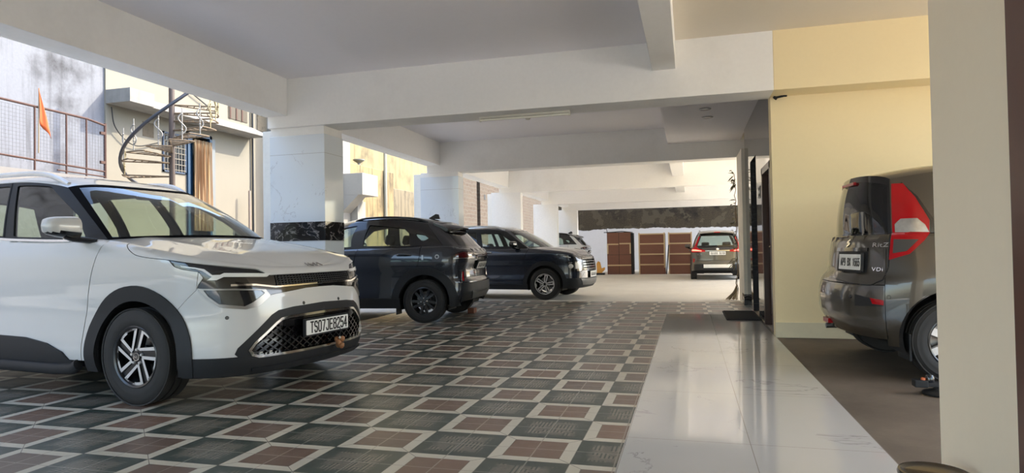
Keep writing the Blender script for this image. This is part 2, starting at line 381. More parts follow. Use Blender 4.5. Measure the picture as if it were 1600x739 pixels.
# ---------------------------------------------------------------- meshes
class MB:
    """collects vertices and faces for ONE mesh object"""
    def __init__(k): k.v = []; k.f = []; k.mi = []; k.n = []; k.cm = 0
    def add(k, vs, fs, mi=None, ns=None):
        o = len(k.v); k.v.extend(tuple(map(float, p)) for p in vs); k.f.extend(tuple(int(i)+o for i in f) for f in fs)
        k.mi.extend([k.cm if mi is None else mi]*len(fs))
        k.n.extend([tuple(map(float, x)) for x in ns] if ns is not None else [(0, 0, 0)]*len(vs)); return k
    def box(k, lo, hi, M=None, mi=None, bev=0.):
        x0, y0, z0 = lo; x1, y1, z1 = hi
        if bev > 0:
            bm = bmesh.new(); bmesh.ops.create_cube(bm, size=1)
            for v in bm.verts: v.co = Vector(((x0+x1)/2 + v.co.x*(x1-x0), (y0+y1)/2 + v.co.y*(y1-y0), (z0+z1)/2 + v.co.z*(z1-z0)))
            bmesh.ops.bevel(bm, geom=bm.edges[:], offset=bev, segments=2, affect='EDGES', profile=.5)
            bm.verts.index_update()
            vs = [v.co.copy() for v in bm.verts]; fs = [[v.index for v in f.verts] for f in bm.faces]; bm.free()
        else:
            vs = [Vector(p) for p in ((x0,y0,z0),(x1,y0,z0),(x1,y1,z0),(x0,y1,z0),(x0,y0,z1),(x1,y0,z1),(x1,y1,z1),(x0,y1,z1))]
            fs = [(0,3,2,1),(4,5,6,7),(0,1,5,4),(1,2,6,5),(2,3,7,6),(3,0,4,7)]
        if M is not None: vs = [M @ v for v in vs]
        return k.add(vs, fs, mi)
    def tube(k, pts, r, seg=10, mi=None, cap=True, flat=None):
        """tube along a polyline; r a number or list"""
        P = [Vector(p) for p in pts]; n = len(P); vs = []; fs = []
        up = None
        for i, p in enumerate(P):
            t = (P[min(i+1, n-1)] - P[max(i-1, 0)]).normalized()
            if up is None:
                up = Vector((0, 0, 1)) if abs(t.z) < .9 else Vector((1, 0, 0))
            a = t.cross(up).normalized(); up = a.cross(t).normalized()
            ri = r[i] if isinstance(r, (list, tuple)) else r
            for j in range(seg):
                q = 2*PI*j/seg
                vs.append(p + a*math.cos(q)*ri + up*math.sin(q)*ri*(flat or 1))
        for i in range(n-1):
            for j in range(seg): fs.append((i*seg+j, i*seg+(j+1) % seg, (i+1)*seg+(j+1) % seg, (i+1)*seg+j))
        if cap: fs.append(tuple(range(seg))[::-1]); fs.append(tuple((n-1)*seg+j for j in range(seg)))
        return k.add(vs, fs, mi)
    def lathe(k, prof, seg=32, axis='Z', M=None, mi=None, closed=False, a0=0., a1=2*PI):
        """(r,h) profile turned about an axis"""
        full = abs(a1-a0-2*PI) < 1e-6; m = seg if full else seg+1; vs = []; fs = []; n = len(prof)
        for j in range(m):
            q = a0 + (a1-a0)*j/seg; c, s = math.cos(q), math.sin(q)
            for r, h in prof:
                p = Vector((r*c, r*s, h)) if axis == 'Z' else (Vector((r*c, h, r*s)) if axis == 'Y' else Vector((h, r*c, r*s)))
                vs.append(M @ p if M is not None else p)
        for j in range(seg):
            jj = (j+1) % m
            for i in range(n if closed else n-1):
                ii = (i+1) % n; a, b, c_, d = j*n+i, jj*n+i, jj*n+ii, j*n+ii
                fs.append((a, b, c_, d) if axis != 'Y' else (d, c_, b, a))
        return k.add(vs, fs, mi)
    def prism(k, poly, h0, h1, M=None, mi=None, mi_side=None):
        """polygon in xy pulled from h0 to h1"""
        n = len(poly); a = sum(poly[i-1][0]*poly[i][1]-poly[i][0]*poly[i-1][1] for i in range(n))
        if a < 0: poly = poly[::-1]
        vs = [Vector((x, y, h0)) for x, y in poly] + [Vector((x, y, h1)) for x, y in poly]
        if M is not None: vs = [M @ v for v in vs]
        k.add(vs, [tuple(range(n))[::-1], tuple(range(n, 2*n))], mi)
        o = len(k.v) - 2*n
        for i in range(n):
            j = (i+1) % n; k.f.append((o+i, o+j, o+n+j, o+n+i)); k.mi.append((k.cm if mi is None else mi) if mi_side is None else mi_side)
        return k
    def build(k, name, mats, parent=None, smooth=None, loc=None, rot=None):
        me = bpy.data.meshes.new(name); me.from_pydata(k.v, [], k.f)
        for m in (mats if isinstance(mats, (list, tuple)) else [mats]): me.materials.append(m)
        if any(k.mi): me.polygons.foreach_set('material_index', k.mi)
        hasn = any(n != (0, 0, 0) for n in k.n)
        if smooth is not None or hasn:
            me.polygons.foreach_set('use_smooth', [True]*len(k.f))
            if not hasn: me.set_sharp_from_angle(angle=math.radians(smooth))
        if hasn: me.normals_split_custom_set_from_vertices(k.n)
        me.update()
        o = bpy.data.objects.new(name, me); COL.objects.link(o)
        if parent: o.parent = parent
        if loc: o.location = loc
        if rot: o.rotation_euler = rot
        return o
def tag(o, label=None, cat=None, group=None, kind=None):
    for a, v in (('label', label), ('category', cat), ('group', group), ('kind', kind)):
        if v: o[a] = v
    return o
def empty(name, loc=(0, 0, 0), rz=0., s=1., parent=None):
    o = bpy.data.objects.new(name, None); COL.objects.link(o); o.location = loc; o.rotation_euler = (0, 0, rz); o.scale = (s, s, s)
    o.empty_display_size = .1
    if parent: o.parent = parent
    return o
def children(o): return [c for c in bpy.data.objects if c.parent == o]
def copy_tree(o, parent=None):
    c = o.copy(); COL.objects.link(c); c.parent = parent
    for ch in children(o): copy_tree(ch, c)
    return c
def text_mesh(mb, s, size, M, depth=.002, font_scale=(1, 1), mi=None, bold=0.):
    """letters as raised geometry added to mb; text is centred on the origin of M, in its xy plane"""
    cu = bpy.data.curves.new('lettering', 'FONT'); cu.body = s; cu.size = size; cu.align_x = 'CENTER'; cu.align_y = 'CENTER'
    cu.space_character = 1.08; cu.extrude = depth; cu.offset = bold; cu.resolution_u = 3
    o = bpy.data.objects.new('lettering', cu); COL.objects.link(o)
    me = bpy.data.meshes.new_from_object(o.evaluated_get(bpy.context.evaluated_depsgraph_get()))
    S = Matrix.Diagonal((font_scale[0], font_scale[1], 1, 1))
    mb.add([M @ (S @ v.co) for v in me.vertices], [tuple(p.vertices) for p in me.polygons], mi)
    bpy.data.objects.remove(o); bpy.data.curves.remove(cu); bpy.data.meshes.remove(me)
# ---------------------------------------------------------------- patches of a car's skin
SCALE = dict(lower=(1., 1.), house=(1.5, .65))
def cdt(poly, holes, sp):
    P = [tuple(p) for p in dense(poly, sp)]; cs = [P] + [[tuple(p) for p in dense(h, sp)] for h in holes]
    vs = []; ed = []
    for c in cs:
        o = len(vs); vs += c; ed += [(o+i, o+(i+1) % len(c)) for i in range(len(c))]
    A = np.array(P); lo, hi = A.min(0), A.max(0)
    gx = np.arange(lo[0]+sp/2, hi[0], sp); gy = np.arange(lo[1]+sp/2, hi[1], sp)
    if len(gx) and len(gy):
        G = np.stack(np.meshgrid(gx, gy, indexing='ij'), -1).reshape(-1, 2)
        k = inside(G, P)
        for c in cs[1:]: k &= ~inside(G, c)
        B = np.array(vs); G = G[k]
        if len(G):
            d = ((G[:, None, :] - B[None])**2).sum(-1).min(1); G = G[d > (.35*sp)**2]
            vs += [tuple(p) for p in G]
    V, E_, F_, *_ = delaunay_2d_cdt([Vector(v) for v in vs], ed, [], 0, 1e-5)
    V = np.array([tuple(v) for v in V]); F_ = [tuple(f) for f in F_]
    C = np.array([V[list(f)].mean(0) for f in F_]); k = inside(C, P)
    for c in cs[1:]: k &= ~inside(C, c)
    F_ = [f for f, q in zip(F_, k) if q]
    return V, F_
def patch(mb, sk, chart, poly, holes=(), sp=.05, off=0., th=.012, mi=0, mi_in=1, rim=None):
    fn = getattr(sk, chart); sc = np.array(SCALE.get(chart, (1, 1)))
    V, F_ = cdt([np.array(p)*sc for p in poly], [[np.array(p)*sc for p in h] for h in holes], sp)
    if not F_: return mb
    V = V/sc
    ev = lambda a, b: fn(a, b)
    e = 2e-3
    P = ev(V[:, 0], V[:, 1])
    if chart == 'lower':
        du = ev(V[:, 0]+e, V[:, 1]) - ev(V[:, 0]-e, V[:, 1])
        zt = sk.ztop(V[:, 0]); up = np.minimum(V[:, 1]+e, np.maximum(zt-1e-4, V[:, 1]-e+1e-4)); dv = ev(V[:, 0], up) - ev(V[:, 0], V[:, 1]-e)
    elif chart == 'house':
        seg = np.floor(np.abs(V[:, 0]).clip(0, 2.999))
        du = ev(V[:, 0]+e, V[:, 1]) - ev(V[:, 0]-e, V[:, 1]); dv = ev(V[:, 0], np.minimum(V[:, 1]+e, 1)) - ev(V[:, 0], np.maximum(V[:, 1]-e, 0))
    else:
        du = ev(V[:, 0]+e, V[:, 1]) - ev(V[:, 0]-e, V[:, 1]); dv = ev(V[:, 0], np.minimum(V[:, 1]+e, 1)) - ev(V[:, 0], np.maximum(V[:, 1]-e, -1))
    n = np.cross(du, dv); l = np.linalg.norm(n, axis=1, keepdims=True); n = n/np.maximum(l, 1e-9)
    if chart in ('roofg', 'hood'): n = np.where(n[:, 2:3] < 0, -n, n)
    shell(mb, P + n*off, F_, n, th, mi, mi_in, rim)
    return mb
def shell(mb, P, F_, n, th, mi=0, mi_in=1, rim=None):
    used = sorted({i for f in F_ for i in f}); re = {a: b for b, a in enumerate(used)}
    P, n = P[used], n[used]; F_ = [tuple(re[i] for i in f) for f in F_]
    # wind every face with the normals
    F2 = []
    for f in F_:
        a = np.cross(P[f[1]]-P[f[0]], P[f[2]]-P[f[0]])
        F2.append(f if a @ n[f[0]] >= 0 else f[::-1])
    mb.add(P, F2, mi, n)
    if th <= 0: return
    Q = P - n*th; mb.add(Q, [f[::-1] for f in F2], mi_in, -n)
    cnt = {}
    for f in F2:
        for a, b in zip(f, f[1:]+f[:1]): cnt[(a, b)] = 1
    R = []; vs = []
    for (a, b) in cnt:
        if (b, a) not in cnt:
            o = len(vs); vs += [P[a], P[b], Q[b], Q[a]]; R.append((o+1, o, o+3, o+2))
    mb.add(vs, R, mi if rim is None else rim)
def grid_shell(mb, fn, A, B, th, mi=0, mi_in=1):
    """structured grid on a chart (roof, bonnet)"""
    U, V = np.meshgrid(A, B, indexing='ij'); P = fn(U, V); na, nb = U.shape
    du = np.gradient(P, axis=0); dv = np.gradient(P, axis=1); n = np.cross(du, dv); n /= np.linalg.norm(n, axis=-1, keepdims=True)+1e-9
    n = np.where(n[..., 2:3] < 0, -n, n)
    bad = np.linalg.norm(n, axis=-1) < .5; n[bad] = (0, 0, 1)
    F_ = []
    for i in range(na-1):
        for j in range(nb-1):
            F_.append((i*nb+j, i*nb+j+1, (i+1)*nb+j+1, (i+1)*nb+j))
    shell(mb, P.reshape(-1, 3), F_, n.reshape(-1, 3), th, mi, mi_in)
# ---------------------------------------------------------------- car building
M_BLACK = plain('gloss_black_plastic', (.006,.006,.007), .12, coat=.6)
M_TRIM = plain('matt_black_plastic', (.019,.020,.022), .55, spec=.3, bmp=.15, bscale=500)
M_DARK = plain('dark_lining', (.012,.012,.013), .8)
M_CABIN = plain('cabin_trim_grey', (.035,.034,.034), .8)
M_SEAT = plain('seat_fabric_black', (.018,.018,.019), .85, bmp=.2, bscale=300)
M_RUBBER = plain('tyre_rubber', (.022,.021,.020), .75, var=.25, vscale=9, bmp=.2, bscale=120)
M_STEEL = plain('brake_steel', (.32,.31,.30), .35, metal=1.)
M_CHROME = plain('chrome', (.78,.77,.75), .12, metal=1.)
M_SILVER = plain('machined_alloy', (.74,.73,.72), .30, metal=.4)
M_SATIN = plain('satin_grey_skid', (.10,.10,.10), .4, metal=.3)
M_DARKCHROME = plain('dark_chrome', (.30,.29,.28), .22, metal=.9)
M_INDIC = plain('clear_indicator', (.40,.39,.38), .2, metal=.5, coat=1., var=.3, vscale=30)
M_ALLOYDARK = plain('black_alloy', (.012,.012,.013), .3, coat=.4)
M_PLATE = plain('number_plate_white', (.80,.80,.77), .4)
M_INK = plain('plate_black_ink', (.01,.01,.01), .5)
M_RED = plain('tail_lamp_red', (.36,.004,.008), .18, coat=.25, spec=.25)
M_REDDARK = plain('tail_lamp_dark_red', (.075,.004,.006), .08, coat=1.)
M_CLEARLAMP = plain('lamp_silver_bowl', (.72,.71,.67), .35, metal=.25)
M_FRAME = plain('black_pillar_film', (.004,.004,.005), .75, spec=.05)
M_LAMPGREY = plain('lamp_dark_bowl', (.10,.10,.10), .2, metal=.5)
M_LAMPWHITE = plain('white_light_guide', (.72,.72,.70), .2, coat=.5)
G_TINT = glass('green_tinted_glass', (.62,.70,.64))
G_WIND = glass('windscreen_glass', (.70,.78,.72))
G_CLEAR = glass('clear_lens', (.93,.94,.94), refl=.8)
G_DARK = glass('dark_privacy_glass', (.045,.05,.05))
MWHEEL = Matrix(((1,0,0,0),(0,0,-1,0),(0,1,0,0),(0,0,0,1)))
def pol(r, deg): return (r*math.cos(math.radians(deg)), r*math.sin(math.radians(deg)))
def bar(p, q, w, w2=None):
    p, q = np.array(p, float), np.array(q, float); d = (q-p)/np.linalg.norm(q-p); n = np.array((-d[1], d[0])); w2 = w if w2 is None else w2
    return [tuple(p+n*w/2), tuple(q+n*w2/2), tuple(q-n*w2/2), tuple(p-n*w/2)][::-1]
def arc(r, a0, a1, n=8): return [pol(r, a0+(a1-a0)*i/n) for i in range(n+1)]
def ring_poly(r0, r1, a0, a1, n=8): return arc(r1, a0, a1, n) + arc(r0, a1, a0, n)
def make_wheel(root, style, R=.333, W=.205, rr=.215, loc=(0,0,0), left=False, steer=0., spin=0.):
    """tyre mesh with a rim, brake disc and centre cap as its pieces; outer face towards -y"""
    h = W/2; mb = MB()
    prof = [(rr-.012, -h*.70), (rr-.004, -h*.88), (rr+.006, -h*.95), (rr+.03, -h*1.0), (rr+.045, -h*1.03), (rr+.05, -h*1.015), (rr+.075, -h*1.03), (R-.035, -h*.99), (R-.018, -h*.92), (R-.006, -h*.82), (R-.001, -h*.70)]
    for g in (-.42, -.14, .14, .42):
        prof += [(R, (g-.05)*W), (R-.009, (g-.035)*W), (R-.009, (g+.035)*W), (R, (g+.05)*W)] if abs(g) < .45 else []
    prof += [(R-.001, h*.70), (R-.02, h*.93), (R-.06, h), (rr, h*.9), (rr-.012, h*.7)]
    mb.lathe(prof, 64, 'Y')
    w = mb.build('wheel', M_RUBBER, root, smooth=35, loc=loc)
    w.rotation_euler = (0, 0, steer + (PI if left else 0))
    rim = MB()
    rim.lathe([(rr, -h*.93), (rr-.008, -h*.95), (rr-.016, -h*.90), (rr-.022, -h*.75), (rr-.035, 0), (rr-.03, h*.8), (rr, h*.9)], 56, 'Y', mi=1)
    if style in ('petal', 'twin'): rim.lathe([(rr+.001, -h*.93), (rr-.004, -h*.965), (rr-.012, -h*.93)], 56, 'Y', mi=0 if style == 'twin' else 1)
    f = h*.80                                   # spoke face depth
    Rr = rr - .012
    P = lambda poly, d0, d1, mi, ms=None: rim.prism(poly, d0, d1, MWHEEL, mi, ms)
    if style == 'petal':
        for k in range(5):
            t0 = 142 + spin - 72*k
            ap = np.array(pol(Rr*.27, t0)); oc = np.array(pol(Rr*.95, t0)); oa = np.array(pol(Rr*.97, t0-51))
            # spoke body between this petal and the one before it
            nx = np.array(pol(Rr*.27, t0+72)); na = np.array(pol(Rr*.97, t0+72-51))
            P([tuple(ap), tuple(oc*1.02)] + arc(Rr*.99, t0, t0+21, 3) + [tuple(na), tuple(nx)], f-.045, f-.010, 1)
            P([tuple(ap), tuple(nx), (0, 0)], f-.04, f-.012, 1)
            # machined outline of the petal
            c1 = np.array(pol(Rr*.93, t0-12)); q1 = ap + (oa-ap)*.05
            P(bar(ap*.98, oc, .020, .024), f-.03, f, 0, 1); P(bar(q1, oa, .018, .024), f-.03, f, 0, 1)
            P(ring_poly(Rr*.87, Rr*.97, t0-1, t0-22, 5), f-.03, f, 0, 1); P(ring_poly(Rr*.90, Rr*.975, t0-20, t0-51, 6), f-.03, f, 0 if False else 1, 1)
            P([tuple(pol(Rr*.885, t0-20)), tuple(pol(Rr*.97, t0-20)), tuple(pol(Rr*.965, t0-29)), tuple(pol(Rr*.93, t0-27))], f-.03, f, 0, 1)
            P(ring_poly(Rr*.91, Rr*.965, t0-40, t0-51, 4), f-.03, f, 0, 1)
    elif style == 'twin':
        for k in range(5):
            t0 = 79 + spin + 72*k; d = np.array(pol(1, t0)); n = np.array((-d[1], d[0]))
            for s in (-1, 1): P(bar(d*Rr*.10+n*s*Rr*.07, d*Rr*.96+n*s*Rr*.135, .020, .027), f-.03, f, 0, 1)
            P(bar(d*Rr*.85, d*Rr*.98, Rr*.30, Rr*.34), f-.02, f-.002, 0, 1)
            P(bar(d*Rr*.1, d*Rr*.9, Rr*.2, Rr*.26), f-.045, f-.012, 1)
            P(ring_poly(Rr*.90, Rr*.98, t0+26, t0+46, 5), f-.03, f, 0, 1)
    elif style == 'turbine':
        for k in range(10):
            t0 = 36*k + spin; a, b = np.array(pol(Rr*.2, t0)), np.array(pol(Rr*.97, t0-16+(8 if k % 2 else 0)))
            P(bar(a, b, .034, .040), f-.045, f-.004, 1); P(bar(a, b, .016, .018), f-.02, f, 1)
    else:
        for k in range(7):
            t0 = 360/7*k + spin; a, b = np.array(pol(Rr*.15, t0)), np.array(pol(Rr*.98, t0))
            P(bar(a, b, .045, .055), f-.04, f, 0, 0)
    hubm = 0 if style == 'plain' else 1
    rim.lathe([(.001, -f+.006), (Rr*.30, -f+.008), (Rr*.335, -f+.016), (Rr*.33, -f+.06)], 30, 'Y', mi=hubm)
    for k in range(5 if style != 'turbine' else 4):
        x, y = pol(Rr*.245, 90+spin+(72 if style != 'turbine' else 90)*k)
        rim.lathe([(.001, -f-.006), (.008, -f-.006), (.011, -f+.002), (.011, -f+.02)], 8, 'Y', Matrix.Translation((x, 0, y)), mi=0)
    rim.build('rim', [M_SILVER, M_ALLOYDARK], w, smooth=30)
    cp = MB(); cp.lathe([(.001, -f-.004), (.024, -f-.004), (.030, -f), (.032, -f+.012)], 24, 'Y')
    cp.lathe([(.0235, -f-.0045), (.027, -f-.005), (.029, -f-.001)], 24, 'Y', mi=1)
    if style == 'petal':
        for a, b in (((-.014,-.010),(-.014,.010)),((-.014,-.006),(-.001,.010)),((-.006,0),(.002,-.010)),((.002,-.010),(.009,.010)),((.009,.010),(.015,-.010))): cp.prism(bar(a, b, .0032), f+.004, f+.006, MWHEEL, 1)
    cp.build('centre_cap', [M_ALLOYDARK, M_CHROME], w, smooth=30)
    bd = MB(); bd.lathe([(.06, .012), (.145, .012), (.145, .034), (.06, .034)], 32, 'Y'); bd.lathe([(.001, 0), (.07, 0), (.07, .06), (.001, .06)], 20, 'Y', mi=1)
    bd.box((.085, -.02, -.055), (.16, .07, .055), mi=1, bev=.008)
    bd.build('brake_disc', [M_STEEL, M_TRIM], w, smooth=30)
    return w
GLYPH = {'~':[[(.1,.1),(.1,.9)],[(.1,.9),(.8,.8)],[(.8,.55),(.8,.1)]], '^':[[(.2,0),(.2,.9)],[(.2,.45),(.9,.45)]], '0':[[(.2,0),(0,.2),(0,.8),(.2,1),(.8,1),(1,.8),(1,.2),(.8,0),(.2,0)]], '1':[[(.2,.8),(.55,1),(.55,0)]], '2':[[(0,.8),(.2,1),(.8,1),(1,.8),(1,.62),(0,.12),(0,0),(1,0)]], '3':[[(0,1),(1,1),(.5,.58),(.8,.58),(1,.4),(1,.2),(.8,0),(.2,0),(0,.15)]],
 '4':[[(.75,0),(.75,1),(0,.28),(1,.28)]], '5':[[(1,1),(.1,1),(.05,.56),(.8,.58),(1,.42),(1,.18),(.8,0),(.2,0),(0,.15)]], '6':[[(.9,1),(.3,1),(0,.7),(0,.2),(.2,0),(.8,0),(1,.2),(1,.4),(.8,.58),(.1,.58)]], '7':[[(0,1),(1,1),(.35,0)]],
 '8':[[(.2,.54),(0,.7),(0,.85),(.2,1),(.8,1),(1,.85),(1,.7),(.8,.54),(.2,.54),(0,.38),(0,.16),(.2,0),(.8,0),(1,.16),(1,.38),(.8,.54)]], '9':[[(.1,0),(.7,0),(1,.3),(1,.8),(.8,1),(.2,1),(0,.8),(0,.6),(.2,.42),(.9,.42)]],
 'A':[[(0,0),(.5,1),(1,0)],[(.2,.32),(.8,.32)]], 'B':[[(0,.54),(.75,.54),(1,.38),(1,.16),(.75,0),(0,0),(0,1),(.7,1),(.95,.85),(.95,.68),(.75,.54)]], 'E':[[(1,1),(0,1),(0,0),(1,0)],[(0,.53),(.85,.53)]], 'F':[[(1,1),(0,1),(0,0)],[(0,.53),(.85,.53)]],
 'J':[[(.3,1),(.95,1),(.95,.2),(.75,0),(.2,0),(0,.2)]], 'K':[[(0,0),(0,1)],[(.95,1),(.05,.48),(1,0)]], 'P':[[(0,0),(0,1),(.75,1),(1,.85),(1,.6),(.75,.45),(0,.45)]], 'S':[[(1,.82),(.8,1),(.2,1),(0,.82),(0,.68),(.2,.54),(.8,.48),(1,.34),(1,.18),(.8,0),(.2,0),(0,.18)]],
 'T':[[(0,1),(1,1)],[(.5,1),(.5,0)]], 'W':[[(0,1),(.25,0),(.5,.8),(.75,0),(1,1)]], 'X':[[(0,0),(1,1)],[(0,1),(1,0)]]}
def stroke_text(mb, s, h, pitch, M, th=None):
    th = th or h*.15; cw = min(pitch*.66, h*.60)
    for i, ch in enumerate(s):
        x0 = (i-(len(s)-1)/2)*pitch - cw/2
        for path in GLYPH.get(ch, ()):
            for (ax, ay), (bx_, by) in zip(path, path[1:]):
                a = np.array((x0+ax*cw, (ay-.5)*h)); b = np.array((x0+bx_*cw, (by-.5)*h)); d = (b-a)/np.linalg.norm(b-a)*th*.36
                mb.prism(bar(a-d, b+d, th), 0, .0012, M)
class CarKit:
    """cuts named parts out of a Skin and hangs them on the car's root"""
    def __init__(k, sk, root, body, xw, Ra, lining=None):
        k.sk, k.root, k.body, k.xw, k.Ra = sk, root, body, xw, Ra
        k.lining = lining or M_DARK
        k.arch = {}
        for sg in (-1, 1):
            for i, x in enumerate(xw):
                c = [(x + Ra*math.cos(a), .335 + Ra*math.sin(a)) for a in np.linspace(0, PI, 25)]
                k.arch[sg, i] = sk.side(c + [(x-Ra, .05), (x+Ra, .05)], sg)
        k.holes = []
    def line(k, pts, sg): return k.sk.side(pts, sg)
    def along(k, s0, s1, fn, n=40): return [(s, float(fn(s))) for s in np.linspace(s0, s1, n)]
    def low(k, name, poly, parent=None, mat=None, off=0., th=.012, holes=True, sp=.05, mb=None, build=True, extra=(), smooth=None):
        mb = mb or MB()
        hs = (list(k.arch.values()) + k.holes if holes else []) + list(extra)
        P = np.array(poly); lo, hi = P.min(0), P.max(0)
        hs = [h for h in hs if (np.array(h).max(0) > lo).all() and (np.array(h).min(0) < hi).all()]
        patch(mb, k.sk, 'lower', poly, hs, sp, off, th)
        return mb.build(name, [mat or k.body, k.lining], parent or k.root) if build else mb
    def hse(k, name, poly, parent=None, mat=None, off=0., th=.012, holes=(), sp=.05, mb=None, build=True, lining=None):
        mb = mb or MB(); patch(mb, k.sk, 'house', poly, holes, sp, off, th)
        return mb.build(name, [mat or k.body, lining or k.lining], parent or k.root) if build else mb
    def side_panel(k, name, front, rear, sg, z0=None, z1=None, **kw):
        """panel of the flank between two shut lines given bottom to top as (x,z)"""
        g = .0035
        A = [(x-g, z) for x, z in front]; B = [(x+g, z) for x, z in rear]
        sA, sB = k.line(A, sg), k.line(B, sg)
        bot = k.along(sB[0][0], sA[0][0], (lambda s: z0) if z0 is not None else k.sk.zbot)
        top = k.along(sA[-1][0], sB[-1][0], z1 or (lambda s: k.sk.ztop(s)))
        # the shut lines between first and last height
        poly = bot[:-1] + sA + top[1:-1] + sB[::-1]
        return k.low(name, poly, **kw)
    def arch_trim(k, name, i, sg, Ro, mat, zlow=None, off=.012, th=.03, R0=None):
        x = k.xw[i]; zl = zlow or .21; R0 = R0 or k.Ra-.004
        def cut(R): return [(x + R*math.cos(a), .335 + R*math.sin(a)) for a in np.linspace(math.asin(max(-1, (zl-.335)/R)), PI - math.asin(max(-1, (zl-.335)/R)), 34)]
        o = k.sk.side(cut(Ro), sg); n = k.sk.side(cut(R0)[::-1], sg)
        mb = MB(); patch(mb, k.sk, 'lower', o + n, (), .04, off, th)
        return mb.build(name, [mat, k.lining], k.root)
    def wells(k, y0=.5):
        for i, x in enumerate(k.xw):
            for sg in (-1, 1):
                ye = abs(float(k.sk.lower(np.array([k.sk.s_of_x(x, .5)]), np.array([.7]))[0, 1])) - .006
                mb = MB(); R = k.Ra+.004
                a = np.linspace(-.35, PI+.35, 24); vs = []; fs = []
                for q in a:
                    for y in (ye, y0): vs.append((x+R*math.cos(q), sg*y, .335+R*math.sin(q)))
                for j in range(23): fs.append((2*j, 2*j+1, 2*j+3, 2*j+2))
                vs.append((x, sg*y0, .335)); c = len(vs)-1
                for j in range(23): fs.append((2*j+1, 2*j+3, c))
                mb.add(vs, fs); mb.build('wheel_well', M_DARK, k.root)
    def underbody(k, x0, x1, y=.66, z0=.21, z1=.30):
        mb = MB(); mb.box((x0, -.52, z0), (x1, .52, z1)); xf, xr = k.xw[0]-k.Ra-.03, k.xw[1]+k.Ra+.03
        mb.box((xr, -y-.13, z0+.01), (xf, y+.13, z1-.01)); mb.build('underbody', M_DARK, k.root)
    def glasshouse_roof(k, name='roof', mat=None, n=28, th=.03):
        mb = MB(); grid_shell(mb, k.sk.roofg, np.concatenate([np.linspace(0, 1, 10), np.linspace(1, 2, 26)[1:], np.linspace(2, 3, 8)[1:]]), np.sin(np.linspace(-PI/2, PI/2, 33)), th)
        return mb.build(name, [mat or k.body, M_CABIN], k.root)
    def hood_grid(k, s1=None): 
        mb = MB(); s1 = s1 or k.sk.sA
        grid_shell(mb, k.sk.hood, np.concatenate([np.linspace(.004, .5, 16), np.linspace(.5, s1, 24)[1:]]), np.linspace(-1, 1, 41), .012); return mb
    def on(k, s, z, off=0.):
        """frame on the lower skin: columns = along (s decreasing -> towards +y at the front), up, outward"""
        f = lambda a, b: k.sk.lower(np.array([a]), np.array([b]))[0]
        P = f(s, z); du = f(s+.01, z)-f(s-.01, z); dv = f(s, z+.01)-f(s, z-.01); n = np.cross(du, dv); n /= np.linalg.norm(n); du /= np.linalg.norm(du); up = np.cross(n, du)
        return Matrix(((du[0], up[0], n[0], P[0]+n[0]*off), (du[1], up[1], n[1], P[1]+n[1]*off), (du[2], up[2], n[2], P[2]+n[2]*off), (0,0,0,1)))
    def plate(k, s, z, text, w=.5, h=.115, lines=1, off=.012, tilt=None, M=None, size=None):
        M = M or k.on(s, z, off)
        fr = MB(); fr.prism(rounded([(-w/2-.012,-h/2-.012),(w/2+.012,-h/2-.012),(w/2+.012,h/2+.012),(-w/2-.012,h/2+.012)], .008), -.02, .0, M)
        p = MB(); p.prism(rounded([(-w/2,-h/2),(w/2,-h/2),(w/2,h/2),(-w/2,h/2)], .006), 0, .004, M)
        po = p.build('number_plate', M_PLATE, k.root)
        fr.build('plate_frame', M_TRIM, po)
        t = MB(); sz = size or h*1.12
        rows = text.split('|')
        for i, r in enumerate(rows):
            T = Matrix.Translation((.012 if len(rows) == 1 else 0, ((len(rows)-1)/2-i)*h/len(rows)*.95, .0045))
            stroke_text(t, r, min(sz*.68, h*.72/len(rows)), w*.90/len(r), M @ T)
        t.build('plate_lettering', M_INK, po)
        return po
    def rail(k, sg, u0, u1, t=.86, h=.05, r=.016, mat=None):
        us = np.linspace(u0, u1, 22); P = k.sk.roofg(us, np.full(22, t*sg)); pts = []
        for i, p in enumerate(P):
            q = i/21; e = min(1, min(q, 1-q)*7); pts.append((p[0], p[1], p[2] + h*math.sin(e*PI/2) - .006))
        mb = MB(); mb.tube(pts, r, 10, flat=1.25); return mb.build('roof_rail', mat or M_SILVER, k.root, smooth=50)
    def mirror(k, sg, x, y, z, mat, w=.22, h=.145, d=.13, arm_to=None, foot=None):
        """housing as a rounded shell leaning back, dark lower half, arm down to the door"""
        o = MB(); n, m = 20, 12; vs = []; fs = []
        for i in range(m+1):
            v = -1 + 2*i/m
            for j in range(n):
                a = 2*PI*j/n; e = 2.6
                c, s_ = math.cos(a), math.sin(a)
                ex = 3.0 if v > 0 else 7.0; rr = (1-abs(v)**ex)**(1/ex) if abs(v) < 1 else 0
                xx = d/2*math.copysign(abs(c)**(2/2.2), c)*rr; zz = h/2*math.copysign(abs(s_)**(2/e), s_)*rr*(1 - .18*v)
                yy = w/2*v
                if xx < 0: xx *= .55
                vs.append((x + xx - .10*(v+1)/2*d*2.2, sg*(y + yy), z + zz + .008*v))
        for i in range(m):
            for j in range(n):
                f = (i*n+j, i*n+(j+1) % n, (i+1)*n+(j+1) % n, (i+1)*n+j); fs.append(f if sg < 0 else f[::-1])
        o.add(vs, fs)
        for q, f in enumerate(fs):
            if np.mean([vs[i][2] for i in f]) < z - h*.24: o.mi[q] = 1
        mo = o.build('door_mirror', [mat, M_BLACK], k.root, smooth=60)
        a = MB(); ft = foot or (x+.06, sg*(y-w*.62), z-h*.75)
        a.tube([(x, sg*(y-w*.1), z-h*.42), (x+.015, sg*(y-w*.3), z-h*.56), ft], [.045, .045, .04], 10, flat=.55); a.build('mirror_arm', M_BLACK, mo, smooth=50)
        return mo
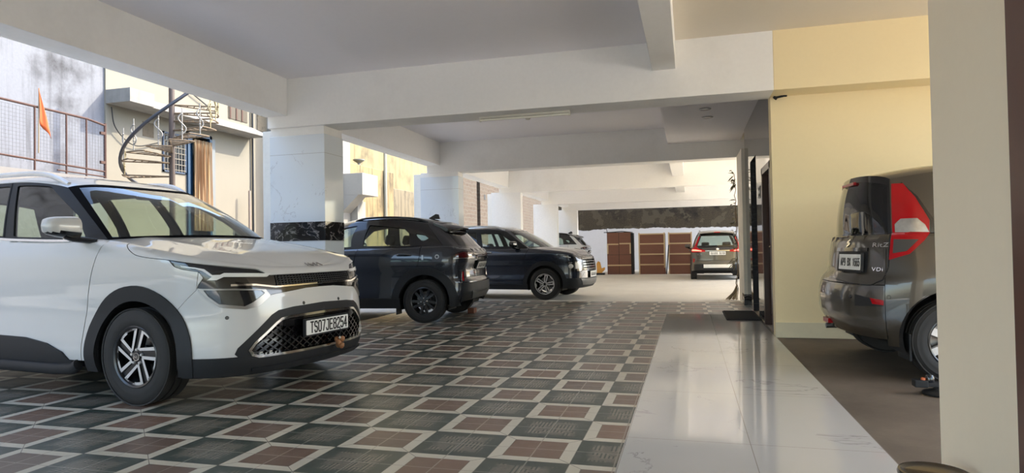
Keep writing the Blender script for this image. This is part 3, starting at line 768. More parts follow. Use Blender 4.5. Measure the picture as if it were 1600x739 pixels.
    def handle(k, sg, x, z, parent, mat, L=.22):
        s = k.sk.s_of_x(x, z)*sg; M = k.on(s, z)
        mb = MB(); P = []
        for i in range(11):
            q = i/10; P.append(M @ Vector(((q-.5)*L, 0, .006 + .034*math.sin(PI*min(1, max(0, q)))**.45)))
        mb.tube(P, .0135, 8, flat=1.15); return mb.build('door_handle', mat, parent, smooth=60)
    def seat(k, x, y, z=.30, w=.48, rec=.22, top=1.02, head=True, name='seat'):
        mb = MB(); mb.box((-.02, -w/2, 0), (.50, w/2, .24), Matrix.Translation((x, y, z)), bev=.05)
        R = Matrix.Translation((x, y, z+.14)) @ Matrix.Rotation(-rec, 4, 'Y'); L = (top-z-.14)/math.cos(rec)
        mb.box((-.13, -w/2, 0), (.0, w/2, L), R, bev=.05)
        s = mb.build(name, M_SEAT, k.root, smooth=50)
        if head:
            h = MB(); h.box((-.11, -.125, L+.04), (-.01, .125, L+.21), R, bev=.045)
            for q in (-.06, .06): h.tube([R @ Vector((-.06, q, L-.02)), R @ Vector((-.06, q, L+.1))], .007, 6)
            h.build('headrest', M_SEAT, s, smooth=50)
        return s
    def strip_on(k, name, pts, w, mat, parent=None, off=.004, th=.01, chart='lower'):
        """thin band along a line on the skin"""
        P = np.array(pts, float); up, dn = [], []
        for i in range(len(P)):
            d = P[min(i+1, len(P)-1)]-P[max(i-1, 0)]; d = d*np.array(SCALE[chart]); d /= np.linalg.norm(d); n = np.array((-d[1], d[0]))*w/2/np.array(SCALE[chart]); up.append(P[i]+n); dn.append(P[i]-n)
        mb = MB(); patch(mb, k.sk, chart, [tuple(p) for p in up + dn[::-1]], (), .05, off, th); return mb.build(name, [mat, k.lining], parent or k.root)
def mir(poly): return [(-s, z) for s, z in poly][::-1]
def both(half): return [(s, z) for s, z in half] + [(-s, z) for s, z in half[::-1] if abs(s) > 1e-6]
def inset(poly, d):
    """polygon drawn in by d (mitred)"""
    P = np.array(poly, float); n = len(P); a = sum(P[i-1][0]*P[i][1]-P[i][0]*P[i-1][1] for i in range(n)); sg = 1 if a > 0 else -1; out = []
    for i in range(n):
        p, q, r = P[i-1], P[i], P[(i+1) % n]; e1 = (q-p)/np.linalg.norm(q-p); e2 = (r-q)/np.linalg.norm(r-q)
        n1 = np.array((-e1[1], e1[0]))*sg; n2 = np.array((-e2[1], e2[0]))*sg; b = n1+n2; b /= max(.35, b @ n1) if np.linalg.norm(b) > .05 else 1
        out.append(tuple(q + b*d))
    return out
# ---------------------------------------------------------------- white people carrier, nearest on the left
def build_white_mpv():
    d = MPV; sk = Skin(d); body = paint('white_car_paint', (.58,.58,.565))
    root = empty('car', (-5.19, 4.83, 0), -.123, 1.053)
    tag(root, 'white people carrier with black grille parked closest on the tiled floor', 'car', 'cars parked under the building')
    k = CarKit(sk, root, body, (1.39, -1.39), .385)
    # ---- front outlines as (|s|, z)
    panel = [(0,.872),(.44,.872),(.475,.884),(.557,.918),(.66,.930),(.84,.948),(1.0,.966),(1.12,.980),(1.18,.990),(1.137,.945),(1.078,.926),(.962,.908),(.932,.868),(.965,.822),(.974,.800),
             (.914,.735),(.825,.672),(.661,.652),(.572,.668),(.483,.735),(.438,.742),(.157,.766),(0,.768)]
    intake = [(0,.652),(.306,.642),(.43,.628),(.485,.600),(.715,.395),(.735,.355),(.71,.330),(.572,.312),(0,.306)]
    band, mouth = both(panel), both(intake)
    k.holes = [band, mouth]
    zh = lambda s: pch([0,.46,.557,.66,.84,1.0,1.18,1.465,1.54,1.66,1.73],[.874,.874,.920,.932,.950,.968,.992,1.026,1.054,1.118,1.16], abs(s))
    zt = lambda s: min(float(zh(s)) - .004, float(sk.ztop(s)) - .001)
    # bumper skin and wings
    low = .335
    seam = [(1.26, low), (1.19, .60), (.975, .79), (.96, .91), (1.08, .93), (1.14, .95), (1.175, .985)]
    lo = k.along(-1.26, 1.26, lambda s: low, 60)
    poly = lo + seam[1:] + k.along(1.17, -1.17, zt, 80)[1:-1] + [(-s, z) for s, z in seam[1:]][::-1]
    k.low('front_bumper', poly)
    dl = [(.862,.285),(.865,.40),(.885,.58),(.925,.75),(.985,.936),(1.015,1.02),(1.03,1.09),(1.03,1.135)]
    for sg in (-1, 1):
        sA = k.line([(x+.004, z) for x, z in dl], sg)
        f = [(sg*(s+.004), z) for s, z in seam]
        top = k.along(sg*1.178, sA[-1][0], lambda s: min(float(zh(s))-.004, float(sk.ztop(s))) if abs(s) < 1.70 else float(sk.ztop(s)), 40)
        k.low('front_wing', f + top[1:-1] + sA[::-1])
    # ---- bonnet: top grid plus its rolled front and side lips
    mb = k.hood_grid()
    lipb = [(s, float(zh(s))) for s in np.linspace(-1.66, 1.66, 120)]; lipt = [(s, float(sk.ztop(s))) for s in np.linspace(1.66, -1.66, 120)]
    patch(mb, sk, 'lower', lipb + lipt, (), .04, 0, .012); mb.build('bonnet', [body, M_DARK], root)
    lg = MB(); M = k.on(.055, .932, .004)
    for a, b in (((-.085,-.02),(-.085,.02)),((-.085,-.012),(-.045,.02)),((-.06,.006),(-.028,-.02)),((-.028,-.02),(.012,.02)),((.012,.02),(.012,-.02)),((.012,.02),(.012,.02001)),((.02,-.02),(.052,.02)),((.052,.02),(.085,-.02))):
        if abs(a[1]-b[1]) > .001: lg.prism(bar((-a[0], a[1]), (-b[0], b[1]), .009), 0, .004, M @ Matrix.Scale(-1, 4, (1,0,0)))
    lg.build('bonnet_emblem', M_STEEL, root)
    # ---- doors, quarter, tail
    dr = [(-.50,.30),(-.50,1.0),(-.48,1.19)]; rr_ = [(-1.06,.43),(-1.02,.60),(-1.20,.80),(-1.42,1.0),(-1.45,1.2)]
    doors = {}
    for sg in (-1, 1):
        fd = k.side_panel('front_door', dl, dr, sg, z0=.285); doors[sg] = fd
        k.handle(sg, -.22, 1.005, fd, body)
        k.strip_on('window_chrome', [(sg*s, float(sk.ztop(s))-.012) for s in np.linspace(sk.s_of_x(.66, 1.14), sk.s_of_x(-.48, 1.18), 20)], .014, M_CHROME, fd)
        rd = k.side_panel('rear_door', dr, [(-.93,.30),(-.93,.44),(-1.0,.62),(-1.2,.80),(-1.42,1.0),(-1.45,1.2)], sg, z0=.285); k.handle(sg, -1.2, 1.02, rd, body)
        k.strip_on('window_chrome', [(sg*s, float(sk.ztop(s))-.012) for s in np.linspace(sk.s_of_x(-.5, 1.17), sk.s_of_x(-1.45, 1.18), 20)], .014, M_CHROME, rd)
    s2 = sk.s_of_x(-.93, .3); s3 = sk.s_of_x(-1.45, 1.2); S = sk.S
    for sg in (-1, 1):
        f = k.line([(-.937,.28),(-.937,.44),(-1.007,.62),(-1.207,.80),(-1.427,1.0),(-1.457,1.2)], sg)
        b = k.along(sg*(S-.62), sg*abs(f[0][0]), sk.zbot, 30)
        k.low('rear_wing', b[:-1] + f + k.along(sg*abs(f[-1][0]), sg*(S-.62), sk.ztop, 20)[1:])
    k.low('tailgate', k.along(S-.616, S+.616, lambda s: .6) + k.along(S+.616, S-.616, sk.ztop), holes=False)
    k.low('rear_bumper', k.along(S-.616, S+.616, lambda s: sk.zbot(s)) + k.along(S+.616, S-.616, lambda s: .595), holes=False)
    for sg in (-1, 1): k.low('tail_lamp', [(sg*s, z) for s, z in ((S-.62,.90),(S-1.15,.96),(S-1.05,1.12),(S-.62,1.12))], mat=M_RED, off=.006, holes=False)
    # ---- black grille band: backing, light guides, chrome lines, mesh
    gb = k.low('grille', inset(band, .003), mat=M_BLACK, off=-.006, th=.02, holes=False, sp=.04)
    mesh = MB()
    for r in range(6):
        z = .79 + r*.0155
        patch(mesh, sk, 'lower', [(-.40, z), (.40, z), (.40, z+.006), (-.40, z+.006)], (), .05, .001, .006)
    for c in range(29): s = -.42 + .03*c; patch(mesh, sk, 'lower', [(s, .79), (s+.006, .79), (s+.006, .872), (s, .872)], (), .05, .002, .006)
    mesh.build('grille_mesh', [M_TRIM, M_TRIM], gb)
    drl = [(1.085,.951),(.985,.938),(.925,.926),(.872,.886),(.825,.886),(.80,.897),(.455,.882),(.49,.862),(.80,.872),(.845,.852),(.905,.852),(.875,.874),(.935,.913),(.98,.928),(1.075,.943)]
    ch2 = [(.755,.822),(.59,.818),(.438,.796),(.03,.800),(.03,.790),(.438,.784),(.59,.806),(.755,.808)]
    for sg in (-1, 1):
        k.low('light_guide', [(sg*s, z) for s, z in drl], parent=gb, mat=M_LAMPWHITE, off=.006, th=.012, holes=False, sp=.03)
        k.low('chrome_strip', [(sg*s, z) for s, z in ch2], parent=gb, mat=M_CHROME, off=.006, th=.012, holes=False, sp=.03)
        outer = [(.974,.802),(.945,.768),(.914,.733),(.825,.669),(.661,.649),(.572,.664),(.483,.733),(.515,.776),(.74,.792),(.93,.796)]
        lens = [(.930,.788),(.899,.745),(.83,.692),(.665,.670),(.615,.692),(.525,.752),(.545,.772),(.74,.782)]
        hl = k.low('headlamp', [(sg*s, z) for s, z in outer], mat=M_STEEL, off=.004, th=.02, holes=False, sp=.03, extra=[[(sg*s, z) for s, z in lens]])
        k.low('lamp_bowl', [(sg*s, z) for s, z in lens], parent=hl, mat=M_CLEARLAMP, off=-.045, th=.01, holes=False, sp=.03)
        k.low('lamp_divider', [(sg*s, z) for s, z in ((.76,.776),(.70,.778),(.66,.70),(.64,.685),(.68,.676),(.78,.690))], parent=hl, mat=M_LAMPGREY, off=-.022, th=.02, holes=False, sp=.03)
        for a in (.618, .645): k.low('lamp_fin', [(sg*s, z) for s, z in ((a+.03,.772),(a+.018,.772),(a-.004,.695),(a+.006,.692))], parent=hl, mat=M_CHROME, off=-.012, th=.02, holes=False, sp=.03)
        k.low('led_shelf', [(sg*s, z) for s, z in ((.91,.735),(.80,.735),(.76,.700),(.83,.694),(.88,.715))], parent=hl, mat=M_BLACK, off=-.02, th=.02, holes=False, sp=.03)
        k.low('lamp_lens', [(sg*s, z) for s, z in inset(lens, -.002)], parent=hl, mat=G_CLEAR, off=.002, th=0, holes=False, sp=.03)
    # ---- lower mouth
    it = k.low('lower_intake', inset(mouth, .003), mat=M_BLACK, off=-.03, th=.02, holes=False)
    rimo = mouth; rimi = inset(mouth, .03)
    co = both([(0,.588),(.335,.583),(.41,.574),(.455,.548),(.61,.425),(.648,.375),(.625,.335),(.575,.318),(0,.312)])
    k.low('intake_surround', rimo, parent=it, mat=M_TRIM, off=.002, th=.05, holes=False, extra=[inset(co, -.002)])
    ci = inset(co, .017)
    k.low('chrome_surround', co, parent=it, mat=M_CHROME, off=.008, th=.03, holes=False, extra=[ci], sp=.03)
    lat = MB(); x0, x1, z0, z1 = -.60, .60, .335, .57
    for sgn in (-1, 1):
        for c in range(-14, 22):
            a = np.array((x0 + c*.075, z0 if sgn > 0 else z1)); b = a + np.array((.34, sgn*.235))
            pts = [a + (b-a)*t for t in np.linspace(0, 1, 24)]
            ins = inside(np.array(pts), ci)
            run = [p for p, q in zip(pts, ins) if q]
            if len(run) > 2 and abs(run[0][0]-run[-1][0]) < .4:
                n = np.array((-(b-a)[1], (b-a)[0])); n = n/np.linalg.norm(n)*.0045
                patch(lat, sk, 'lower', [tuple(run[0]+n), tuple(run[0]-n), tuple(run[-1]-n), tuple(run[-1]+n)], (), .06, -.012, .014)
    lat.build('intake_lattice', [M_BLACK, M_DARK], it)
    k.low('intake_bar', both([(0,.578),(.33,.572),(.40,.560),(.44,.53),(.36,.505),(0,.512)]), parent=it, mat=M_BLACK, off=-.004, th=.02, holes=False)
    k.low('bumper_lip', k.along(-1.235, 1.235, lambda s: .205, 60) + k.along(1.235, -1.235, lambda s: .332, 60), mat=M_TRIM, off=.006, th=.02, extra=[])
    k.low('skid_lip', k.along(-.62, .62, lambda s: .215+.02*(s/.62)**2) + k.along(.62, -.62, lambda s: .255), mat=M_TRIM, off=.02, th=.02, holes=False)
    k.plate(.005, .482, 'TS07JE8254', .49, .105, off=.035, size=.118)
    # parking sensors
    for s in (-.78, .78, -.2, .2):
        mb = MB(); mb.lathe([(.001,.003),(.011,.003),(.013,0)], 14, 'Z', k.on(s, .60 if abs(s) > .5 else .66)); mb.build('parking_sensor', M_LAMPGREY, root)
    # ---- cladding
    for sg in (-1, 1):
        for i in (0, 1): k.arch_trim('arch_cladding', i, sg, .485, M_TRIM, .215 if i == 0 else .24)
        cl = [(.80,.20),(.80,.262),(.735,.285),(.67,.338),(.50,.395),(.25,.43),(-.3,.440),(-.90,.440),(-.90,.20)]
        k.low('sill_cladding', k.line([p for p in dense(cl, .08)], sg), mat=M_TRIM, off=.014, th=.03, holes=False)
        P = [sk.lower(np.array([sg*sk.s_of_x(x, .25)]), np.array([.235]))[0] for x in (.84, .78, .6, 0, -.6, -.9)]
        mb = MB(); mb.tube([(p[0], p[1]+sg*.02, z) for p, z in zip(P, (.255,.225,.215,.215,.215,.22))], .032, 10, flat=1.3); mb.build('side_step', M_TRIM, root, smooth=50)
    k.wells(); k.underbody(-2.1, 2.0)
    eb = MB(); eb.box((1.05,-.55,.32), (1.9,.55,.78), bev=.05); eb.build('engine_cover', M_DARK, root)
    # ---- glasshouse: black frame with panes
    ws = [(-.955,.035),(-.5,.03),(0,.03),(.5,.03),(.955,.035),(.93,.5),(.90,.965),(.5,.955),(0,.955),(-.5,.955),(-.90,.965),(-.93,.5)]
    wsp = [(-1.0,0)] + [(u, 0.) for u in np.linspace(-.96,.96,30)] + [(1.0,0),(1.0,.5),(1.0,1)] + [(u, 1.) for u in np.linspace(.96,-.96,30)] + [(-1.0,1),(-1.0,.5)]
    k.hse('windscreen_frame', wsp, mat=M_FRAME, holes=[ws], th=.03, lining=M_CABIN)
    k.hse('windscreen', inset(ws, -.01), mat=G_WIND, off=-.004, th=0)
    fw = [(1.264,.935),(1.085,.955),(1.040,.44),(1.062,.03),(1.335,.03)]
    rw = [(1.585,.03),(1.372,.03),(1.305,.935),(1.56,.93)]
    qw = [(1.63,.05),(1.60,.90),(1.80,.86),(1.88,.10)]
    bw = both([(2.08,.12),(2.12,.90),(3,.93)])
    bw = [(2.08,.12),(2.12,.90),(3,.93),(3.88,.90),(3.92,.12),(3,.08)]
    for sg in (-1, 1):
        g = lambda P: [(sg*u, v) for u, v in P]
        fr = k.hse('side_window_frame', g([(1.0,0),(1.0,1),(1.3,1),(1.62,1),(1.62,0),(1.3,0)]), mat=M_TRIM, off=-.003, holes=[rounded(g(fw), .02), rounded(g(rw), .02)], th=.03, lining=M_CABIN)
        k.hse('window_pane', g(inset(fw, -.012)), parent=fr, mat=G_TINT, off=-.012, th=0)
        k.hse('window_pane', g(inset(rw, -.012)), parent=fr, mat=G_TINT, off=-.012, th=0)
        k.hse('rear_pillar', g([(1.623,0),(1.623,1),(2.0,1),(2.06,1),(2.06,0)]), holes=[rounded(g(qw), .02)], th=.03, lining=M_CABIN)
        k.hse('window_pane', g(inset(qw, -.012)), mat=G_TINT, off=-.012, th=0)
        k.mirror(sg, .80 if sg < 0 else .56, .985 if sg < 0 else .90, 1.235, body, w=.235 if sg < 0 else .17, h=.15, d=.16, foot=(.90 if sg < 0 else .72, sg*.80, 1.13))
        k.rail(sg, 1.02, 1.93, t=.93, h=.055, r=.017)
        # B pillar shut line
        k.hse('pillar_gap', g([(1.372,.02),(1.378,.02),(1.297,.99),(1.291,.99)]), mat=M_DARK, off=.001, th=.004)
    k.hse('rear_window_frame', [(2.06,0),(2.06,1),(3,1),(3.94,1),(3.94,0),(3,0)], holes=[bw], th=.03, lining=M_CABIN)
    k.hse('rear_window', inset(bw, -.012), mat=G_TINT, off=-.012, th=0)
    k.glasshouse_roof()
    # ---- cabin
    for y in (-.37, .37): k.seat(-.30, y, .30, .50, .30, .93); k.seat(-1.20, y, .30, .52, .32, .90, head=False)
    db = MB(); db.box((.62,-.74,.55), (1.05,.74,1.10), bev=.06); db.build('dashboard', M_CABIN, root, smooth=50)
    sw = MB(); R = Matrix.Translation((.52,-.37,.99)) @ Matrix.Rotation(math.radians(-66), 4, 'Y')
    sw.lathe([(.17+.016*math.cos(a), .016*math.sin(a)) for a in np.linspace(0, 2*PI, 9)[:-1]], 28, 'Z', R, closed=True); sw.box((-.16,-.02,-.015),(.16,.02,.015), R); sw.lathe([(.001,.02),(.06,.015),(.07,-.02)], 16, 'Z', R)
    sw.build('steering_wheel', M_DARK, root, smooth=50)
    im = MB(); im.box((.40,-.12,1.50),(.43,.12,1.56), bev=.012); im.build('inside_mirror', M_DARK, root)
    for i, x in enumerate((1.39, -1.39)):
        for sg in (-1, 1): make_wheel(root, 'petal', .333, .205, .212, (x, sg*.785, .333), sg > 0, spin=0 if sg < 0 else 30)
    return root
# ---------------------------------------------------------------- the other five cars share one way of being cut up
def common_car(spec, root, body, xw, Ra, wheel, R, rr, o):
    sk = Skin(spec); k = CarKit(sk, root, body, xw, Ra); S = sk.S
    k.holes = list(o.get('holes', []))
    roofm = o.get('roof_mat', body); framem = o.get('frame_mat', M_BLACK)
    sb = o.get('bumper_s', 1.1); low = o.get('low', .36); hz = o['hood_z']
    zh = lambda s: float(pch(*zip(*hz), abs(s)))
    zt = lambda s: min(zh(s) - .003, float(sk.ztop(s)))
    smax = hz[-1][0]
    k.low('front_bumper', k.along(-sb, sb, lambda s: low, 50) + k.along(sb, -sb, zt, 60))
    k.low('bumper_lip', k.along(-sb-.03, sb+.03, lambda s: float(sk.zbot(0)), 50) + k.along(sb+.03, -sb-.03, lambda s: low-.003, 60), mat=M_TRIM, off=.004)
    dl, dr, rl = o['front_cut'], o['mid_cut'], o['rear_cut']; z0 = o.get('door_z0', .33)
    rb = o.get('rear_s', .66)                                   # rear bumper / tailgate half width along s
    for sg in (-1, 1):
        sA = k.line([(x+.004, z) for x, z in dl], sg)
        k.low('front_wing', [(sg*(sb+.004), low), (sg*(sb+.004), zt(sb))] + k.along(sg*(sb+.01), sA[-1][0], lambda s: zt(s) if abs(s) < smax else float(sk.ztop(s)), 40)[1:-1] + sA[::-1])
        fd = k.side_panel('front_door', dl, dr, sg, z0=z0); k.handle(sg, *o['handles'][0], fd, o.get('handle_mat', body))
        rd = k.side_panel('rear_door', dr, rl, sg, z0=z0); k.handle(sg, *o['handles'][1], rd, o.get('handle_mat', body))
        f = k.line([(x-.006, z) for x, z in rl], sg)
        b = k.along(sg*(S-rb), sg*abs(f[0][0]), sk.zbot, 30)
        k.low('rear_wing', b[:-1] + f + k.along(sg*abs(f[-1][0]), sg*(S-rb), sk.ztop, 20)[1:])
        for i in (0, 1): k.arch_trim('arch_cladding', i, sg, o['Ro'], o.get('arch_mat', M_TRIM), o.get('arch_low', .25), off=o.get('arch_off', .012))
        xs = xw[0]-Ra+.02, xw[1]+Ra-.02
        k.low('sill_cladding', k.line(dense([(xs[0], .215), (xs[0], o['sill_z']), (xs[1], o['sill_z']), (xs[1], .225)], .1), sg), mat=o.get('sill_mat', M_TRIM), off=.012, th=.03, holes=False)
    gate_z, pz = o['gate_z'], .004
    k.low('tailgate', k.along(S-rb+pz, S+rb-pz, lambda s: gate_z+.003) + k.along(S+rb-pz, S-rb+pz, sk.ztop))
    k.low('rear_bumper', k.along(S-rb+pz, S+rb-pz, lambda s: o.get('clad_z', .3)) + k.along(S+rb-pz, S-rb+pz, lambda s: gate_z-.003))
    if o.get('clad_z'):
        k.low('rear_cladding', k.along(S-rb-.06, S+rb+.06, lambda s: float(sk.zbot(s))) + k.along(S+rb+.06, S-rb-.06, lambda s: o['clad_z']-.004), mat=M_TRIM, off=.006)
    mb = k.hood_grid(); smp = np.linspace(-smax, smax, 90)
    patch(mb, sk, 'lower', [(s, zh(s)) for s in smp] + [(s, float(sk.ztop(s))) for s in smp[::-1]], (), .05, 0, .012); mb.build('bonnet', [body, M_DARK], root)
    k.wells(.45); k.underbody(spec['plan'][-1][0]+.50, spec['plan'][0][0]-.45, .6)
    # glasshouse
    ws = [(-.955,.04),(-.5,.035),(0,.035),(.5,.035),(.955,.04),(.93,.5),(.90,.955),(.5,.95),(0,.95),(-.5,.95),(-.90,.955),(-.93,.5)]
    wsp = [(-1.0,0)] + [(u, 0.) for u in np.linspace(-.96,.96,24)] + [(1.0,0),(1.0,.5),(1.0,1)] + [(u, 1.) for u in np.linspace(.96,-.96,24)] + [(-1.0,1),(-1.0,.5)]
    k.hse('windscreen_frame', wsp, mat=o.get('screen_frame', M_BLACK), holes=[ws], th=.03, lining=M_CABIN)
    k.hse('windscreen', inset(ws, -.01), mat=G_WIND, off=-.004, th=0)
    ue = o.get('frame_end', 1.9)
    for sg in (-1, 1):
        g = lambda P: [(sg*u, v) for u, v in P]
        hs = [rounded(g(w), .015) for w in o['windows']]
        fr = k.hse('side_window_frame', g([(1.0,0),(1.0,1),(1.3,1),(ue,1),(ue,0),(1.3,0)]), mat=framem, holes=hs, th=.03, lining=M_CABIN)
        for w in o['windows']: k.hse('window_pane', g(inset(w, -.01)), parent=fr, mat=o.get('glass', G_TINT), off=-.012, th=0)
        if ue < 2: k.hse('rear_pillar', g([(ue+.003,0),(ue+.003,1),(2.0,1),(2.0,0)]), holes=[rounded(g(w), .015) for w in o.get('pillar_lamps', [])], th=.03, lining=M_CABIN)
    bw = o['rear_glass']
    k.hse('rear_window_frame', [(2.0,0),(2.0,1),(2.5,1),(3,1),(3.5,1),(4.0,1),(4.0,0),(3.5,0),(3,0),(2.5,0)], mat=o.get('rear_frame', body), holes=[bw] + o.get('rear_holes', []), th=.03, lining=M_CABIN)
    k.hse('rear_window', inset(bw, -.01), mat=o.get('rear_glass_mat', G_TINT), off=-.006, th=0)
    k.glasshouse_roof(mat=roofm)
    if o.get('mirror'):
        x, y, z = o['mirror']
        for sg in (-1, 1): k.mirror(sg, x, y, z, o.get('mirror_mat', body), w=.20, h=.14, d=.14, foot=(x+.07, sg*(y-.19), z-.09))
    for y in (-.36, .36): k.seat(-.25, y, .34, .5, .25, o.get('seat_z', 1.02))
    for y in (-.36, .36): k.seat(-1.05, y, .36, .54, .28, o.get('seat_z', 1.02))
    db = MB(); db.box((.55,-.70,.5), (.95,.70,.99), bev=.06); db.build('dashboard', M_CABIN, root, smooth=50)
    for x in xw:
        for sg in (-1, 1): make_wheel(root, wheel, R, .205, rr, (x, sg*(spec['plan'][6][1]-.105), R), sg > 0, spin=o.get('spin', 0))
    return sk, k
def spoiler(root, pts, y, mat, name='roof_spoiler'):
    """side profile drawn across the tail, narrower at its ends"""
    ys = np.linspace(-1, 1, 15); mb = MB(); vs = []; n = len(pts); fs = []; cx = pts[0][0]
    for t in ys:
        q = 1 - .35*abs(t)**3
        for x, z in pts: vs.append((cx + (x-cx)*q, t*y, z - .035*t*t))
    for i in range(14):
        for j in range(n): fs.append((i*n+j, (i+1)*n+j, (i+1)*n+(j+1) % n, i*n+(j+1) % n))
    fs.append(tuple(range(n))); fs.append(tuple(14*n+j for j in range(n))[::-1])
    mb.add(vs, fs); return mb.build(name, mat, root, smooth=40)
def build_coupe(loc, rz, s, label, body, roofm, glassm, detail=True):
    root = empty('car', loc, rz, s); tag(root, label, 'car', 'cars parked under the building'); d = COUPE; S = Skin(d).S
    lamp = [(S-.93,1.030),(S-.72,1.080),(S-.38,1.060),(S,1.035),(S+.38,1.060),(S+.72,1.080),(S+.93,1.030),(S+.93,.955),(S+.38,.95),(S,.985),(S-.38,.95),(S-.93,.955)]
    o = dict(holes=[lamp], hood_z=[(0,.80),(.5,.82),(.9,.88),(1.2,.94),(1.8,1.03),(1.95,1.05)], front_cut=[(.72,.33),(.78,.7),(.86,.95),(.88,1.05)], mid_cut=[(-.06,.33),(-.14,1.03),(-.17,1.135)],
        rear_cut=[(-.86,.33),(-.90,.62),(-1.17,.87),(-1.20,1.0),(-1.20,1.165)], handles=[((-.0+.08),1.03),(-.95,1.03)], Ro=.515, Ra=.40, sill_z=.375, gate_z=.68, clad_z=.60, rear_s=.70, arch_off=.014,
        windows=[[(1.03,.12),(1.33,.08),(1.205,.86),(1.05,.84)],[(1.405,.075),(1.70,.03),(1.705,.52),(1.665,.70),(1.33,.845)],[(1.757,.50),(1.822,.465),(1.840,.32),(1.79,.17),(1.766,.33)]],
        rear_glass=[(2.16,.08),(2.12,.62),(2.5,.64),(3,.65),(3.5,.64),(3.88,.62),(3.84,.08),(3,.07)], roof_mat=roofm, frame_mat=M_BLACK, frame_end=1.90, mirror=(.62,.97,1.20), glass=glassm, rear_frame=roofm, rear_glass_mat=G_DARK, seat_z=1.17, spin=8)
    sk, k = common_car(d, root, body, (1.26,-1.26), .40, 'turbine', .328, .212, o)
    tl = k.low('tail_lamp', inset(lamp, .003), mat=M_BLACK, off=-.004, th=.02, holes=False)
    for sg in (-1, 1):
        k.low('red_lens', [(S+sg*a, z) for a, z in ((.86,1.028),(.70,1.066),(.42,1.048),(.42,.985),(.86,.985))], parent=tl, mat=M_REDDARK, off=.004, holes=False)
        k.low('clear_line', [(S+sg*a, z) for a, z in ((.90,.976),(.60,.976),(.60,.966),(.90,.966))], parent=tl, mat=M_STEEL, off=.004, holes=False)
        k.low('bumper_bezel', [(S+sg*a, z) for a, z in ((.735,.80),(.725,.80),(.76,.60),(.775,.60))], mat=M_CHROME, off=.02, holes=False)
        k.low('bumper_reflector', [(S+sg*a, z) for a, z in ((.715,.765),(.69,.765),(.71,.625),(.735,.625))], mat=M_RED, off=.012, holes=False)
    k.low('red_light_bar', [(S-.40,1.045),(S,1.022),(S+.40,1.045),(S+.40,1.03),(S,1.006),(S-.40,1.03)], parent=tl, mat=M_REDDARK, off=.004, holes=False)
    k.low('skid_plate', k.along(S-.42, S+.42, lambda s: .345) + [(S+.52,.47),(S+.30,.44),(S-.30,.44),(S-.52,.47)], mat=M_SATIN, off=.016, th=.02, holes=False)
    k.low('number_plate_recess', [(S-.36,.80),(S-.30,.93),(S+.30,.93),(S+.36,.80)], mat=M_BLACK, off=.003, holes=False)
    k.plate(S, .865, '~^~~^~^~~^', .46, .11, off=.03)
    spoiler(root, [(-1.30,1.565),(-1.48,1.525),(-1.66,1.475),(-1.68,1.45),(-1.66,1.425),(-1.52,1.425),(-1.40,1.455)], .53, roofm)
    fin = MB()
    zr = float(sk.zroof(-1.12, 0)) - .004
    for y in (-.018, .018): pass
    vs = []; 
    for y, q in ((-.02,0),(.02,0)): vs += [(-1.02, y, zr), (-1.24, y, zr), (-1.22, y*.3, zr+.075), (-1.17, y*.3, zr+.085)]
    fin.add(vs, [(0,1,2,3),(7,6,5,4),(0,3,7,4),(3,2,6,7),(2,1,5,6),(1,0,4,5)]); fin.build('aerial_fin', M_BLACK, root)
    for sg in (-1, 1): k.rail(sg, 1.12, 1.90, t=.93, h=.03, r=.014, mat=M_BLACK)
    mb = MB(); mb.lathe([(.020,.006),(.032,.006),(.034,0)], 24, 'Z', k.on(sk.s_of_x(-1.48, 1.0), 1.0)); mb.build('fuel_sticker', [M_STEEL], root)
    mb = MB(); mb.prism(rounded([(-.075,-.075),(.075,-.075),(.075,.075),(-.075,.075)], .02), .0005, .003, k.on(sk.s_of_x(-1.48, 1.0), 1.0)); mb.build('fuel_flap', body, root)
    mb = MB(); mb.prism([(-.014,-.038),(.014,-.038),(.014,.038),(-.014,.038)], .001, .003, k.on(sk.s_of_x(-1.25, .99), .99)); mb.build('door_sticker', M_STEEL, root)
    for x in (-.80, -1.72):
        mb = MB(); 
        for sg in (-1, 1): mb.box((x-.008, sg*.72-.10, .12), (x+.008, sg*.72+.10, .40), bev=.004)
        mb.build('mud_flap', M_TRIM, root) if x == -.80 else None
    return root
